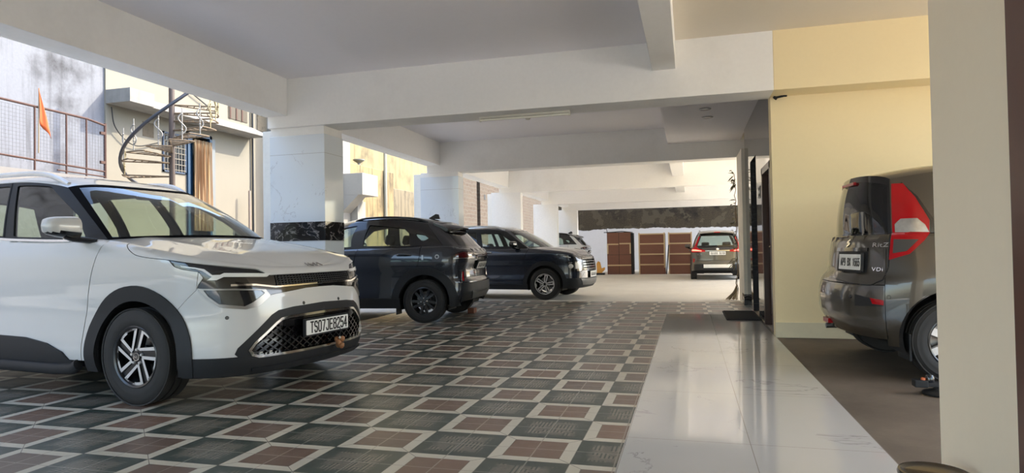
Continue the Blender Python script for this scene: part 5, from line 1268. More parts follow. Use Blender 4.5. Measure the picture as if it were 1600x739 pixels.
def room():
    # floors
    mb = MB()
    mb.box((-8.2,-7.5,-.06), (-.366,8.2,0)); mb.box((-4.95,8.2,-.06), (-.366,12.85,0)); mb.box((-.366,10.56,-.06), (1.0,12.85,0)); mb.box((-.366,-7.5,-.06), (.957,-2.0,0))
    struct('floor', mb, TILE, label='dark green, brown and cream patterned tile floor')
    struct('floor.001', bx((-.366,-2.0,-.06), (.957,10.56,.004)), MARB, label='white marble walkway leading to the wooden door')
    mb = MB(); mb.box((-30,8.2,-.08), (-4.95,46,-.002)); mb.box((-4.95,12.85,-.08), (30,46,-.002)); mb.box((1.0,8.04,-.08), (6.4,12.85,-.01)); mb.box((-30,-7.5,-.08), (-8.2,8.2,-.002)); mb.box((-30,-20,-.08), (30,-7.5,-.002)); mb.box((6.4,-7.5,-.08), (30,12.85,-.002))
    struct('floor.002', mb, CONC, label='pale bare concrete yard beyond the tiles')
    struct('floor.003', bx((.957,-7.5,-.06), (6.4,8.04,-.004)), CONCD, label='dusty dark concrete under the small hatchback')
    # ceiling slab, panel by panel
    Z = 3.48
    mb = MB(); mb.box((-5.3,-7.5,Z), (-.36,7.7,Z+.15)); mb.box((-5.3,8.1,Z), (-.36,29.2,Z+.15)); struct('ceiling', mb, CEIL)
    struct('ceiling.001', bx((-.36,-7.5,Z), (6.0,7.7,Z+.15)), CEILR, label='ceiling over the right hand bay, warm light put into its colour')
    mb = MB(); mb.box((-.37,8.1,3.15), (1.02,13.34,3.63)); mb.box((-.36,13.5,Z), (3.2,29.2,Z+.15)); struct('ceiling.002', mb, CEIL, label='lowered ceiling in front of the black granite wall')
    # unseen block for the upper storeys, added to shade the lane, lowered for light
    struct('wall_shade_block', bx((-5.9,-7.5,3.65), (6.0,29.5,4.6)), m_plaster('shade_block_paint', (.62,.60,.55)), label='unseen block above the parking hall, added to shade the lane')
    # beams
    BZ = 2.81
    for i, (y0, y1, x1) in enumerate(((7.68,8.14,.955),(13.32,13.70,1.4),(19.0,19.32,3.2),(24.85,25.15,3.2),(29.1,29.4,3.2))):
        struct('beam', bx((-5.62,y0,BZ), (x1,y1,3.50), .006), WHITE)
    struct('beam', bx((.955,7.68,BZ), (6.0,8.14,3.50), .006), YEL, label='yellow painted end of the front cross beam')
    for y0, y1 in ((-7.5,7.68),(8.14,13.32),(13.70,19.0),(19.32,24.85),(25.15,29.1)):
        struct('beam', bx((-5.64,y0,2.97), (-5.30,y1,3.50), .006), WHITE)
    struct('beam', bx((-.372,-7.5,3.145), (-.105,7.68,3.50), .006), WHITE)
    for y0, y1 in ((13.70,19.0),(19.32,24.85)): struct('beam', bx((-.42,y0,3.10), (-.10,y1,3.50), .006), WHITE)
    # pillars
    for i, (x0, x1, y0, y1) in enumerate(((-5.62,-4.76,7.73,8.22),(-5.80,-4.89,13.36,13.68),(-5.88,-4.94,19.0,19.26),(-5.95,-4.98,24.85,25.13),(-6.10,-4.91,29.1,29.4))):
        if i < 2:
            struct('pillar', bx((x0,y0,0), (x1,y1,2.70 if i == 0 else 2.72), .004), PMARB, label='marble clad pillar with a black band')
            struct('pillar', bx((x0+.01,y0+.01,2.6), (x1-.01,y1-.01,2.82), .004), WHITE)
            mb = MB(); mb.box((x0-.003,y0-.003,1.24 if i == 0 else 1.04), (x1+.003,y1+.003,1.50 if i == 0 else 1.31)); struct('trim_%d' % (i+1), mb, BMARB, label='black marble band around a pillar')
        else: struct('pillar', bx((x0,y0,0), (x1,y1,2.83), .01), m_plaster('white_pillar_paint', (.84,.84,.83), (.6,.58,.55), .15, 1.) if i == 2 else bpy.data.materials['white_pillar_paint'])
    EDGE = m_plaster('white_edge_paint', (.84,.83,.78), (.6,.58,.52), .12, 1.)
    for i, (x0, x1, y0, y1) in enumerate(((-5.79,-5.625,7.80,8.20),(-5.99,-5.805,13.42,13.66),(-6.02,-5.885,19.04,19.24))): struct('trim_%d' % (i+3), bx((x0,y0,0), (x1,y1,2.80), .01), EDGE, label='white painted outer edge of a pillar')
    # yellow end wall, skirting and the wall beside the camera
    struct('wall_yellow', bx((.957,8.04,0), (6.0,8.25,2.86)), YEL)
    struct('baseboard_yellow', bx((.953,8.022,0), (6.0,8.045,.175)), SKIRT)
    mb = bx((.962,-7.5,0), (1.22,2.965,3.50)); struct('wall_right', mb, BEIGE)
    # granite wall: pieces round the two openings
    mb = MB(); X0, X1 = 1.0, 1.25
    for y0, y1, z0, z1 in ((8.25,8.42,0,3.16),(8.42,9.40,2.12,3.16),(9.40,10.30,0,3.16),(10.30,11.22,2.44,3.16),(11.22,12.22,0,3.16)): mb.box((X0,y0,z0), (X1,y1,z1))
    struct('wall_granite', mb, GRAN)
    mb = MB(); mb.box((1.22,10.25,0), (1.9,11.27,2.5)); struct('wall_recess', bx((1.20,10.30,0), (1.24,11.22,2.44)), plain('lift_door_black', (.004,.004,.004), .25), label='black lift doorway in the granite wall')
    struct('pillar', bx((.940,12.20,0), (1.45,13.32,2.82), .006), m_plaster('grey_beige_pillar_paint', (.84,.78,.66)))
    mb = bx((.934,12.19,0), (1.46,12.60,.20)); struct('baseboard_pillar', mb, BMARB)
    struct('wall_core', bx((1.25,8.25,0), (4.5,13.3,3.5)), YEL, label='back of the stair core')
    # wooden door in its frame
    DW = m_wood('dark_brown_door_wood', (.035,.014,.010), (.065,.028,.018), (9, 9, 1), 3., .3)
    fr = MB(); fr.box((.975,8.42,0), (1.12,8.52,2.12)); fr.box((.975,9.30,0), (1.12,9.40,2.12)); fr.box((.975,8.42,2.03), (1.12,9.40,2.12)); d = struct('door_1', fr, DW, label='dark brown wooden door in the granite wall')
    lf = MB(); lf.box((1.06,8.52,.01), (1.10,9.30,2.03))
    for z0, z1 in ((.15,.85),(1.10,1.90)): lf.box((1.045,8.62,z0), (1.062,9.20,z1), bev=.01)
    lf.build('door_leaf', DW, d)
    h = MB(); br = plain('brass', (.70,.52,.24), .22, metal=1.); h.box((1.040,8.60,.93), (1.052,8.65,1.13), bev=.004); h.tube([(1.045,8.625,1.06),(1.0,8.625,1.06),(.99,8.64,1.06),(.99,8.74,1.055)], .010, 10); h.build('door_handle', br, d, smooth=50)
    # frame strip at the right edge of the picture
    f2 = MB(); f2.box((.945,2.14,0), (1.23,2.285,2.35), bev=.006); f2.box((.945,1.10,2.24), (1.23,2.285,2.35), bev=.006); f2.box((.945,1.10,0), (1.23,1.22,2.35), bev=.006)
    d2 = struct('door_2', f2, m_wood('red_brown_frame_wood', (.085,.030,.018), (.12,.045,.028), (9, 9, 1), 3., .35), label='red-brown wooden door frame at the right edge')
    l2 = MB(); l2.box((.958,1.22,.01), (.961,2.14,2.24)); l2.build('door_leaf', DW, d2)
    # far wall: white below, bare dark stone above, ragged edge between
    STONE = m_plaster('dark_mossy_stone', (.058,.045,.026), (.006,.005,.004), .9, 1.5, fine=.9, streak=.2, patches=(2.6,.57,(.10,.085,.055),.7))
    LIME = m_plaster('whitewashed_wall', (.66,.67,.70), (.50,.49,.49), .22, 1.1, fine=.04)
    struct('wall_far', bx((-6.9,31.0,0), (9,31.5,6.5)), STONE, label='dark stone boundary wall above the whitewash')
    rw = random.Random(11); zz = 1.93; pts = [(-6.9,0),(9,0)]
    for x in np.arange(9, -6.91, -.07): zz += rw.uniform(-.022,.022) + (1.93-zz)*.12; pts.append((x, zz + rw.uniform(-.01,.01)))
    mb = MB(); mb.prism(pts, 0, .07, Matrix(((1,0,0,0),(0,0,-1,31.0),(0,1,0,0),(0,0,0,1)))); struct('wall_far_whitewash', mb, LIME, label='whitewashed lower part of the far boundary wall')
def fittings():
    # tube light under the first cross beam
    t = empty('tube_light', (-2.0,7.94,2.81)); tag(t, 'long unlit white tube light under the first cross beam', 'light')
    mb = MB(); mb.box((-.60,-.028,-.030), (.60,.028,0), bev=.006); mb.build('batten', plain('white_batten', (.62,.60,.52), .4), t)
    mb = MB(); mb.tube([(-.585,0,-.045),(.585,0,-.045)], .015, 12); mb.build('tube', plain('tube_glass', (.78,.76,.68), .25), t, smooth=50)
    for x in (-.59,.59): bx((x-.012,-.02,-.065), (x+.012,.02,-.02), .004).build('tube_holder', plain('white_batten', (.62,.60,.52), .4), t)
    b = MB(); b.lathe([(.001,-.06),(.025,-.055),(.035,-.035),(.045,0)], 18, 'Z'); o = b.build('lamp_holder', plain('cream_plastic', (.55,.53,.46), .5), None, smooth=40, loc=(-1.98,8.06,2.81)); tag(o, 'small round lamp holder beneath the tube light', 'lamp holder')
    for i, (x, y) in enumerate(((.28,10.1),(.33,10.77))):
        l = empty('ceiling_light', (x, y, 3.15)); tag(l, ('round ceiling light nearer the cross beam, in the lowered ceiling' if i == 0 else 'round ceiling light farther from the cross beam, in the lowered ceiling'), 'light', 'round lights in the lowered ceiling')
        mb = MB(); mb.lathe([(.05,-.004),(.085,-.012),(.09,0)], 24, 'Z'); mb.build('ring', plain('ring_grey', (.30,.28,.28), .4), l, smooth=40)
        mb = MB(); mb.lathe([(.001,-.004),(.05,-.004)], 24, 'Z'); mb.build('diffuser', plain('diffuser_grey', (.52,.49,.50), .4), l)
    # cable end at the top of the yellow wall
    mb = MB(); mb.tube([(.99,8.00,2.80),(1.02,7.99,2.79),(1.10,7.99,2.803),(1.13,8.0,2.805)], .012, 8); mb.tube([(.99,8.0,2.80),(1.02,7.99,2.77)], .014, 8)
    tag(mb.build('cable', M_DARK, None, smooth=50), 'short black cable end at the top corner of the yellow wall', 'cable')
    # door mat
    mb = MB(); mb.prism(rounded([(.50,9.72),(.985,9.72),(.985,11.0),(.50,11.0)], .03), .005, .016)
    for i in range(38): y = 9.74+.033*i; mb.box((.52,y,.014), (.965,y+.018,.024))
    tag(mb.build('door_mat', plain('black_rubber_mat', (.012,.012,.012), .8), None), 'black ribbed door mat on the marble beside the granite wall', 'mat')
    # plaque
    s = empty('wall_plaque', (.998,9.86,1.84)); tag(s, 'small wall plaque with dark marks beside the wooden door', 'plaque')
    mb = MB(); mb.box((-.006,-.10,-.085), (0,.10,.085), bev=.002); mb.build('plate', plain('plaque_grey', (.30,.30,.29), .3), s)
    for z in (.045,-.045):
        mb = MB()
        for y in (-.06,-.02,.02,.06): mb.box((-.0085,y-.013,z-.02), (-.006,y+.013,z+.02))
        mb.box((-.0075,-.073,z-.022), (-.006,.073,z-.018)); mb.build('marking', M_INK, s)
    # dried creeper at the grey pillar
    st = empty('dried_creeper', (.90,13.42,0)); tag(st, 'dried brown creeper hanging down the edge of the grey pillar', 'plant')
    rnd = random.Random(3); mb = MB(); P = [(rnd.uniform(-.02,.02), rnd.uniform(-.05,.05), z) for z in np.linspace(0, 2.5, 24)]; mb.tube(P, .007, 6); 
    mb.tube([(x+.02, y+.03, z) for x, y, z in P[:18]], .007, 6); mb.build('stem', plain('dry_stem', (.10,.075,.045), .9), st, smooth=60)
    lf = MB()
    def leaf(mb, p, d, L, w):
        d = Vector(d).normalized(); s_ = d.cross(Vector((0,0,1))); s_ = s_.normalized() if s_.length > .01 else Vector((1,0,0)); n = s_.cross(d); p = Vector(p)
        vs = [p, p+d*L*.35+s_*w+n*.01, p+d*L-Vector((0,0,L*.25)), p+d*L*.35-s_*w+n*.01, p+d*L*.4-n*.012]
        mb.add(vs, [(0,1,4),(1,2,4),(2,3,4),(3,0,4)])
    for zc, sp, n, L in ((2.42,.16,16,.15),(1.72,.30,16,.09),(.76,.07,8,.16),(1.2,.3,6,.07)):
        for i in range(n): leaf(lf, (rnd.uniform(-.06,.02), rnd.uniform(-.06,.06), zc+rnd.uniform(-sp,sp)), (rnd.uniform(-1,-.05), rnd.uniform(-1,.3), rnd.uniform(-.9,.35)), L*rnd.uniform(.6,1.2), .02)
    lf.build('leaves', plain('dry_leaf', (.085,.075,.035), .85, var=.3), st)
    rt = MB()
    for i in range(26):
        a = rnd.uniform(PI*.55, PI*1.5); r = rnd.uniform(.08,.24); rt.tube([(0,0,.26+rnd.uniform(-.08,.08)),(math.cos(a)*r*.4, math.sin(a)*r*.4, .14),(math.cos(a)*r, math.sin(a)*r, .012)], .007, 5)
    rt.build('root_strands', plain('dry_straw', (.20,.15,.085), .9), st)
    # brick chock behind the crossover's far wheel
    mb = MB(); mb.box((-.055,-.11,0), (.055,.11,.085), bev=.006); tag(mb.build('brick', m_brick('red_brick', (.26,.10,.06), (.22,.085,.05), (.24,.15,.11), .2), None, loc=(-3.60,10.42,0), rot=(0,0,.12)), 'single red brick on the floor behind the dark crossover wheel', 'brick')
    # crates
    PLY = m_wood('red_brown_plywood', (.125,.048,.028), (.19,.078,.046), (1, 6, 14), 2.2, .55); BAT = m_wood('pale_batten_wood', (.44,.31,.17), (.54,.41,.25), (1, 9, 9), 3., .7)
    for i, (x0, x1, h) in enumerate(((-3.16,-2.22,1.66),(-1.92,-.90,1.60),(-.78,.12,1.60))):
        lab = ('brown plywood crate with a split front, first from the white wall corner' , 'middle brown plywood crate with four panels between pale battens', 'brown plywood crate next to the grey-brown car')[i]
        c = empty('plywood_crate', ((x0+x1)/2, 25.75, 0)); w = (x1-x0)/2; tag(c, lab, 'crate', 'plywood crates by the far wall')
        mb = MB(); mb.box((-w,.03,0), (w,.62,h), bev=.004); mb.build('box', PLY, c)
        if i == 0:
            mb = MB(); mb.box((w,.03,0), (w+.09,.60,h-.02)); mb.build('dark_side', M_DARK, c)
            bt = MB()
            for z, a, b_ in ((1.20,-w,-.02),(1.22,.02,w),(.36,-w,w)): bt.box((a,0,z-.025), (b_,.04,z+.025))
            bt.box((-w,0,.82), (-w+.05,.04,1.18)); bt.box((w-.05,0,.82), (w,.04,1.20)); bt.build('batten', BAT, c)
            mb = MB(); mb.box((-.006,.024,0), (.006,.034,h)); mb.box((-w,.024,.775), (w,.034,.785)); mb.build('front_seam', M_DARK, c)
            mb = MB(); mb.tube([(-w-.12,.05,h+.02),(-w+.2,.05,h+.025),(.1,.1,h+.05),(w,.1,h+.01)], .018, 6); mb.tube([(-w+.02,.05,h+.0),(-w-.03,.1,h+.2)], .012, 6); mb.box((-w-.02,.05,h), (w+.05,.5,h+.02)); mb.build('torn_lid', M_TRIM, c)
        else:
            for z in (h-.02, h*.745, h*.49, h*.235):
                bt = MB(); bt.box((-w+.05,0,z-.025), (w-.05,.04,z+.025)); bt.build('batten', BAT, c)
            for sx in (-1, 1): bt = MB(); bt.box((sx*w-.05 if sx > 0 else -w, -.004, .25 if (i == 1 and sx > 0) else 0), (w if sx > 0 else -w+.05, .036, h+.03)); bt.build('batten', BAT, c)
    tagm = MB(); tagm.box((-.02,0,0), (.02,.02,1.15), Matrix.Translation((-.86,25.66,0)) @ Matrix.Rotation(.09, 4, 'Y')); tag(tagm.build('iron_bar', M_DARK, None), 'black bar leaning between the two battened crates', 'bar')
    # little yellow trolley jack beside the crates
    j = empty('yellow_jack', (-3.38,25.4,0)); tag(j, 'orange-yellow machine part standing beside the split crate', 'tool'); oy = plain('orange_yellow_paint', (.60,.30,.06), .5)
    mb = MB(); mb.box((-.16,-.10,0), (.16,.10,.08), bev=.01); mb.build('base', M_TRIM, j)
    mb = MB(); mb.prism([(-.14,.06),(.02,.06),(.16,.20),(.17,.30),(.03,.26),(-.02,.50),(-.10,.54),(-.16,.44)], -.06, .06, MWHEEL); mb.build('bracket', oy, j)
    # black tool on the concrete by the beige wall
    g = empty('car_jack', (1.70,5.2,0)); tag(g, 'black metal car jack with round base on concrete beside the beige wall', 'jack')
    mb = MB(); mb.lathe([(.001,.0),(.115,0),(.120,.012),(.11,.022),(.05,.035),(.04,.06)], 30, 'Z'); mb.build('base', M_TRIM, g, smooth=40)
    mb = MB(); mb.box((-.17,-.035,.055), (.20,.035,.085), bev=.006); mb.box((-.175,-.04,.05), (-.09,.04,.10), bev=.006); mb.build('arm', M_TRIM, g)
    mb = MB(); mb.lathe([(.001,.042),(.022,.04),(.03,.02),(.03,0)], 18, 'Z', Matrix.Translation((-.07,0,.095))); mb.build('knob', M_BLACK, g, smooth=40)
    mb = MB(); mb.lathe([(.001,.022),(.014,.02),(.016,0)], 14, 'Z', Matrix.Translation((-.115,-.01,.095))); mb.build('button', plain('orange_button', (.55,.13,.04), .5), g, smooth=40)
    # round stool at the bottom right corner
    s = empty('stool', (.800,2.525,0), 0., .96); tag(s, 'low dark brown round stool on the marble against the beige wall', 'stool'); sm = plain('dark_brown_lacquer', (.040,.026,.017), .22, coat=.4)
    mb = MB(); mb.lathe([(.001,.292),(.085,.292),(.098,.296),(.108,.303),(.116,.301),(.120,.292),(.117,.276),(.10,.268),(.001,.268)], 56, 'Z'); mb.build('seat', sm, s, smooth=40)
    for a in range(4): q = PI/4+a*PI/2; mb = MB(); mb.tube([(.075*math.cos(q), .075*math.sin(q), .27),(.10*math.cos(q), .10*math.sin(q), .004)], [.016,.013], 10); mb.build('leg', sm, s, smooth=40)
    mb = MB(); mb.lathe([(.085+.007*math.cos(a), .12+.007*math.sin(a)) for a in np.linspace(0, 2*PI, 9)[:-1]], 32, 'Z', closed=True); mb.build('ring', sm, s, smooth=50)
    # talisman under the white car's plate
    tl = empty('hanging_charm', (-2.745,4.66,.41)); tag(tl, 'small charm of brown seed pods hanging under the white car number plate', 'charm')
    br = plain('brown_seed_pod', (.30,.13,.05), .45, var=.2)
    mb = MB(); mb.tube([(0,0,.06),(.005,0,-.06)], .003, 6); mb.build('string', M_DARK, tl)
    for x, y, z in ((-.022,-.01,-.04),(.02,.0,-.035),(-.018,.0,-.082),(.022,-.012,-.085),(.0,-.02,-.06)):
        mb = MB(); mb.lathe([(.001,-.026),(.014,-.020),(.021,0),(.015,.02),(.001,.027)], 14, 'Z', Matrix.Translation((x, y, z)) @ Matrix.Rotation(x*18, 4, 'Y')); mb.build('seed_pod', br, tl, smooth=60)
    mb = MB(); mb.lathe([(.001,-.012),(.012,0),(.001,.012)], 12, 'Z', Matrix.Translation((.008,-.018,-.022))); mb.build('bead', plain('white_bead', (.7,.65,.55), .3), tl, smooth=60)
# ---------------------------------------------------------------- the lane and the neighbours on the left
RUST = plain('rusty_iron', (.055,.024,.017), .8, var=.3, vscale=20)
def lane():
    XF = -11.5
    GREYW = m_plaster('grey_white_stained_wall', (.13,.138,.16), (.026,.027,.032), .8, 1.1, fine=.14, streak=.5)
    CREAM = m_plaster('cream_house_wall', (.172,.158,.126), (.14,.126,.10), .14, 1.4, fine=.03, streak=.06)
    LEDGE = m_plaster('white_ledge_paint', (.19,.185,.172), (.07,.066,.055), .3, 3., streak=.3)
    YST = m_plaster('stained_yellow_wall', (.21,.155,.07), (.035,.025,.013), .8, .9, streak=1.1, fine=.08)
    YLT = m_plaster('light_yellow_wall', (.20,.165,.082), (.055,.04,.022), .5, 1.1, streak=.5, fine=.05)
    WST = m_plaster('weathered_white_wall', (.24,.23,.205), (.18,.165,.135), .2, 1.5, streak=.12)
    BRK = m_brick('old_brick_and_stone', (.050,.029,.017), (.068,.048,.030), (.080,.068,.050), .62)
    # stained wall and terrace parapet
    o = bx((-12.2,-4,0), (XF-.04,10.46,9)).build('boundary_wall', GREYW); tag(o, 'tall grey-white stained wall behind the rusty railing', 'wall')
    o = bx((-11.4,-4,0), (-9.98,9.12,2.46)).build('terrace', m_plaster('grey_terrace_render', (.17,.165,.16), (.11,.11,.10), .3, 1.)); tag(o, 'grey rendered terrace below the rusty railing', 'terrace')
    # rusty railing with wire mesh
    r = empty('railing', (-10.0,9.08,2.46)); tag(r, 'rusty iron terrace railing filled with wire mesh', 'railing')
    z0, z1 = .12, .955
    mb = MB(); mb.tube([(0,.0,z1-.01),(0,-.35,z1+.045),(0,-5,z1+.16)], .020, 8); mb.tube([(0,0,z0),(0,-5,z0+.19)], .016, 8); mb.tube([(0,0,.03),(0,-.9,.05)], .012, 8); mb.build('rail', RUST, r)
    for y in (0,-.37,-.74,-1.28,-1.86,-2.5,-3.2,-4.0): mb = MB(); mb.tube([(0,y,0),(0,y,z1+min(.16,-y*.035+.03))], .021 if y == 0 else .015, 8); mb.build('post', RUST, r)
    w = MB()
    for y in np.arange(-4.6, -.02, .055): w.tube([(.004,y,z0),(.004,y,z1+.03)], .0022, 4, cap=False)
    for z in np.arange(z0+.04, z1+.04, .055): w.tube([(.004,0,z),(.004,-4.6,z+.16*(z-z0))], .0022, 4, cap=False)
    w.build('wire_mesh', plain('grey_wire', (.09,.09,.10), .6), r)
    for z in (.28,.80): mb = MB(); mb.box((-.02,-.10,z-.025), (.02,0,z+.025), bev=.004); mb.build('hinge', RUST, r)
    # flag
    f = empty('flag', (-10.0,7.84,2.62)); tag(f, 'small orange pennant tied to the rusty railing', 'flag')
    mb = MB(); mb.tube([(0.03,0,.12),(.03,.01,1.16)], .009, 8); mb.build('pole', plain('bamboo', (.20,.155,.09), .7), f)
    vs, fs = [], []; A, B, Cc = Vector((.035,0,1.16)), Vector((.035,.01,.60)), Vector((.05,.20,.38))
    for i in range(9):
        for j in range(7):
            u, v = i/8, j/6; p = A*(1-u) + (B*(1-v)+Cc*v)*u; vs.append(p + Vector((.022*math.sin(v*7+u*3)*u, 0, 0)))
    for i in range(8):
        for j in range(6): fs.append((i*7+j, i*7+j+1, (i+1)*7+j+1, (i+1)*7+j))
    mb = MB(); mb.add(vs, fs); c = mb.build('cloth', plain('saffron_cloth', (.42,.075,.012), .7), f, smooth=60); md = c.modifiers.new('thickness', 'SOLIDIFY'); md.thickness = .004
    # cream house
    b = empty('house', (XF,12.7,0)); tag(b, 'cream house with a white ledge, grilled window and blue doorway', 'house')
    mb = MB(); Y0, Y1 = -2.24, 3.0
    mb.box((-5,Y0,0), (0,-.05,9)); mb.box((-5,-.05,0), (0,.75,1.4)); mb.box((-5,-.05,4.02), (0,.75,9)); mb.box((-5,.75,0), (0,Y1,9))
    mb.box((-.6,-.05,1.4), (-.35,.75,4.02)); mb.build('wall', CREAM, b)
    mb = MB(); mb.box((0,Y0,4.22), (.62,Y0+.62,4.50)); mb.prism([(0,4.22),(.55,4.22),(.55,4.28),(.10,4.50),(0,4.50)], Y0+.62, 2.25, Matrix(((1,0,0,0),(0,0,1,0),(0,1,0,0),(0,0,0,1)))); mb.build('ledge', LEDGE, b)
    wd = MB()
    for a, q in (((-.78,2.98),(-.08,3.02)),((-.78,3.86),(-.08,3.90)),((-.78,2.98),(-.74,3.90)),((-.12,2.98),(-.08,3.90))): wd.box((0,a[0],a[1]), (.03,q[0],q[1]))
    wf = wd.build('window', plain('blue_frame_paint', (.016,.036,.075), .5), b)
    mb = MB(); mb.box((-.02,-.76,3.0), (.004,-.10,3.88)); mb.build('pane', plain('dark_pane', (.012,.016,.022), .15), wf)
    mb = MB()
    for y in np.arange(-.74,-.1,.085): mb.tube([(.03,y,3.0),(.03,y,3.88)], .010, 6)
    for z in np.arange(3.05,3.88,.13): mb.tube([(.03,-.76,z),(.03,-.10,z)], .010, 6)
    mb.build('grille', plain('pale_grille_iron', (.14,.125,.10), .6), wf)
    dm = MB(); 
    for y in (-.05,.68): dm.box((-.05,y,1.4), (.05,y+.07,4.02))
    dm.box((-.05,-.05,3.94), (.05,.75,4.02)); dm.box((-.04,-.05,1.4), (-.01,.16,3.94)); dm.build('door_frame', plain('blue_door_paint', (.010,.040,.085), .45), b)
    mb = MB(); mb.box((-.02,.75,1.5), (.05,.86,3.95)); mb.build('door_jamb', plain('grey_jamb', (.13,.145,.15), .6), b)
    uw = MB(); uw.box((-.02,1.40,4.62), (.015,2.14,5.3)); u_ = uw.build('window', plain('upper_window_dark', (.045,.035,.022), .6), b)
    mb = MB(); 
    for y in (1.44,1.68,1.9): mb.box((.012,y,4.62), (.03,y+.05,5.3))
    mb.build('grille', RUST, u_)
    mb = MB(); mb.box((-.01,-1.32,3.70), (.008,-1.02,4.02)); mb.build('bare_patch', m_plaster('bare_brick_patch', (.085,.066,.042), (.04,.03,.02), .6, 9.), b)
    mb = MB(); mb.box((0,-1.10,3.48), (.03,-.92,3.55), bev=.004); mb.build('vent', plain('vent_grey', (.20,.22,.20), .6), b)
    mb = MB(); mb.box((-.01,2.55,4.5), (.02,2.95,5.6)); mb.build('broken_plaster', m_plaster('broken_plaster_dark', (.12,.10,.07), (.035,.03,.02), .8, 6.), b)
    # curtain
    vs, fs = [], []
    for i in range(61):
        y = -.0+.60*i/60
        for j in range(9): vs.append((.03*math.sin(i*.95)+.012*math.sin(i*2.3+j*.3), y + .01*math.sin(j*.6+i), 2.4-2.2*j/8))
    for i in range(60):
        for j in range(8): fs.append((i*9+j, i*9+j+1, (i+1)*9+j+1, (i+1)*9+j))
    mb = MB(); mb.add(vs, fs); m, t, bb = nt('striped_curtain_cloth'); s = t.nodes.new('ShaderNodeSeparateXYZ'); t.links.new(coords(t), s.inputs[0])
    q = math_(t, 'FRACT', math_(t, 'MULTIPLY', s.outputs[1], 8.5)); t.links.new(ramp(t, q, [(0,(.27,.16,.075)),(.3,(.31,.21,.115)),(.55,(.36,.28,.18)),(.75,(.17,.085,.036)),(1,(.28,.17,.085))]), bb.inputs['Base Color']); bb.inputs['Roughness'].default_value = .9
    c = mb.build('curtain', m, None, smooth=60, loc=(XF+.09,12.79,1.45)); md = c.modifiers.new('thickness', 'SOLIDIFY'); md.thickness = .004; tag(c, 'brown striped curtain hanging in the blue doorway', 'curtain')
    # spiral staircase
    s = empty('spiral_staircase', (-10.05,10.67,0)); tag(s, 'rusty spiral staircase with open treads and scrolled balusters', 'staircase')
    mb = MB(); mb.tube([(0,0,0),(0,0,5.4)], .055, 14); mb.build('pole', plain('brown_painted_pole', (.060,.041,.032), .6), s, smooth=50)
    TR = plain('rusty_tread_iron', (.125,.090,.055), .8, var=.3, vscale=12); IV = plain('ivory_iron', (.25,.20,.10), .7, var=.15); GR = plain('grey_white_iron', (.21,.20,.18), .6)
    steps = [(2.66,-150),(2.93,-122),(3.06,-95),(3.15,-62),(3.28,-35),(3.43,-12),(3.60,6),(3.79,20),(3.95,34),(4.12,48)]
    for i, (z, a) in enumerate(steps):
        a0, a1 = math.radians(a-15), math.radians(a+15); R = .86
        pl = [(.05*math.cos(a0), .05*math.sin(a0))] + [(R*math.cos(q), R*math.sin(q)) for q in np.linspace(a0, a1, 6)] + [(.05*math.cos(a1), .05*math.sin(a1))]
        mb = MB(); n = len(pl)
        for k in range(n): mb.tube([(pl[k][0], pl[k][1], z), (pl[(k+1) % n][0], pl[(k+1) % n][1], z)], .016, 6)
        for q in np.linspace(.2, .8, 5): 
            p0 = (R*q*math.cos(a0), R*q*math.sin(a0), z); p1 = (R*q*math.cos(a1), R*q*math.sin(a1), z); mb.tube([p0, p1], .010, 5)
        mb.build('tread', TR, s)
        am = (a0+a1)/2; x, y = R*math.cos(am), R*math.sin(am)
        bl = MB(); bl.tube([(x,y,z),(x,y,z+.62)], .011, 6); pts = [(x+.07*math.sin(q*6.3)*math.sin(-am), y+.07*math.sin(q*6.3)*math.cos(am), z+.12+.40*q) for q in np.linspace(0, 1, 14)]; bl.tube(pts, .013, 6)
        for zz in (.2,.5): bl.lathe([(.001,-.03),(.022,0),(.001,.03)], 8, 'Z', Matrix.Translation((x, y, z+zz)))
        bl.build('baluster', IV if i > 5 or i == 0 else GR, s, smooth=60)
    hp = []
    for q in np.linspace(0, 1, 26): a = math.radians(-205 + 190*q); hp.append((.90*math.cos(a), .90*math.sin(a), 2.45+.30*q+1.65*q**1.5))
    mb = MB(); mb.tube(hp, .032, 10); mb.build('handrail', plain('blue_black_rail', (.022,.024,.032), .35), s, smooth=60)
    # pipes and cables on the cream house
    mb = MB(); mb.tube([(XF+.05,15.0,0),(XF+.05,15.0,5.6)], .028, 8); tag(mb.build('drain_pipe', M_TRIM, None, smooth=50), 'thin black drain pipe running down the sunlit cream wall', 'pipe')
    mb = MB(); mb.tube([(XF+.25,14.60,0),(XF+.25,14.60,2.75)], .035, 8); tag(mb.build('iron_post', plain('grey_brown_iron', (.25,.20,.16), .7), None, smooth=50), 'short upright iron post in front of the sunlit cream wall', 'post')
    def cable(pts, r, lab): 
        c = catmull(pts, 10); mb = MB(); mb.tube([tuple(p) for p in c], r, 6); tag(mb.build('cable', M_DARK, None, smooth=60), lab, 'cable')
    cable([(XF+.08,10.52,4.15),(XF+.08,10.60,3.77),(XF+.08,10.90,3.50),(XF+.08,11.15,3.44),(XF+.08,11.75,3.60)], .012, 'thin dark cable drooping from the white ledge across the cream wall')
    cable([(XF+.06,11.2,5.3),(XF+.06,11.45,5.12),(XF+.06,11.6,5.3),(XF+.06,12.5,5.05),(XF+.06,13.3,4.75)], .016, 'dark looped cable above the white ledge')
    # weathered yellow and white buildings farther along
    y = empty('building', (-12,20,0)); tag(y, 'stained yellow building with a projecting white tank box and funnel', 'building')
    mb = MB(); mb.box((-4,-4.2,0), (0,12,9)); mb.build('wall', YLT, y)
    mb = MB(); mb.box((0,-4.2,0), (1.25,-1.0,6.4)); mb.build('white_wall', WST, y)
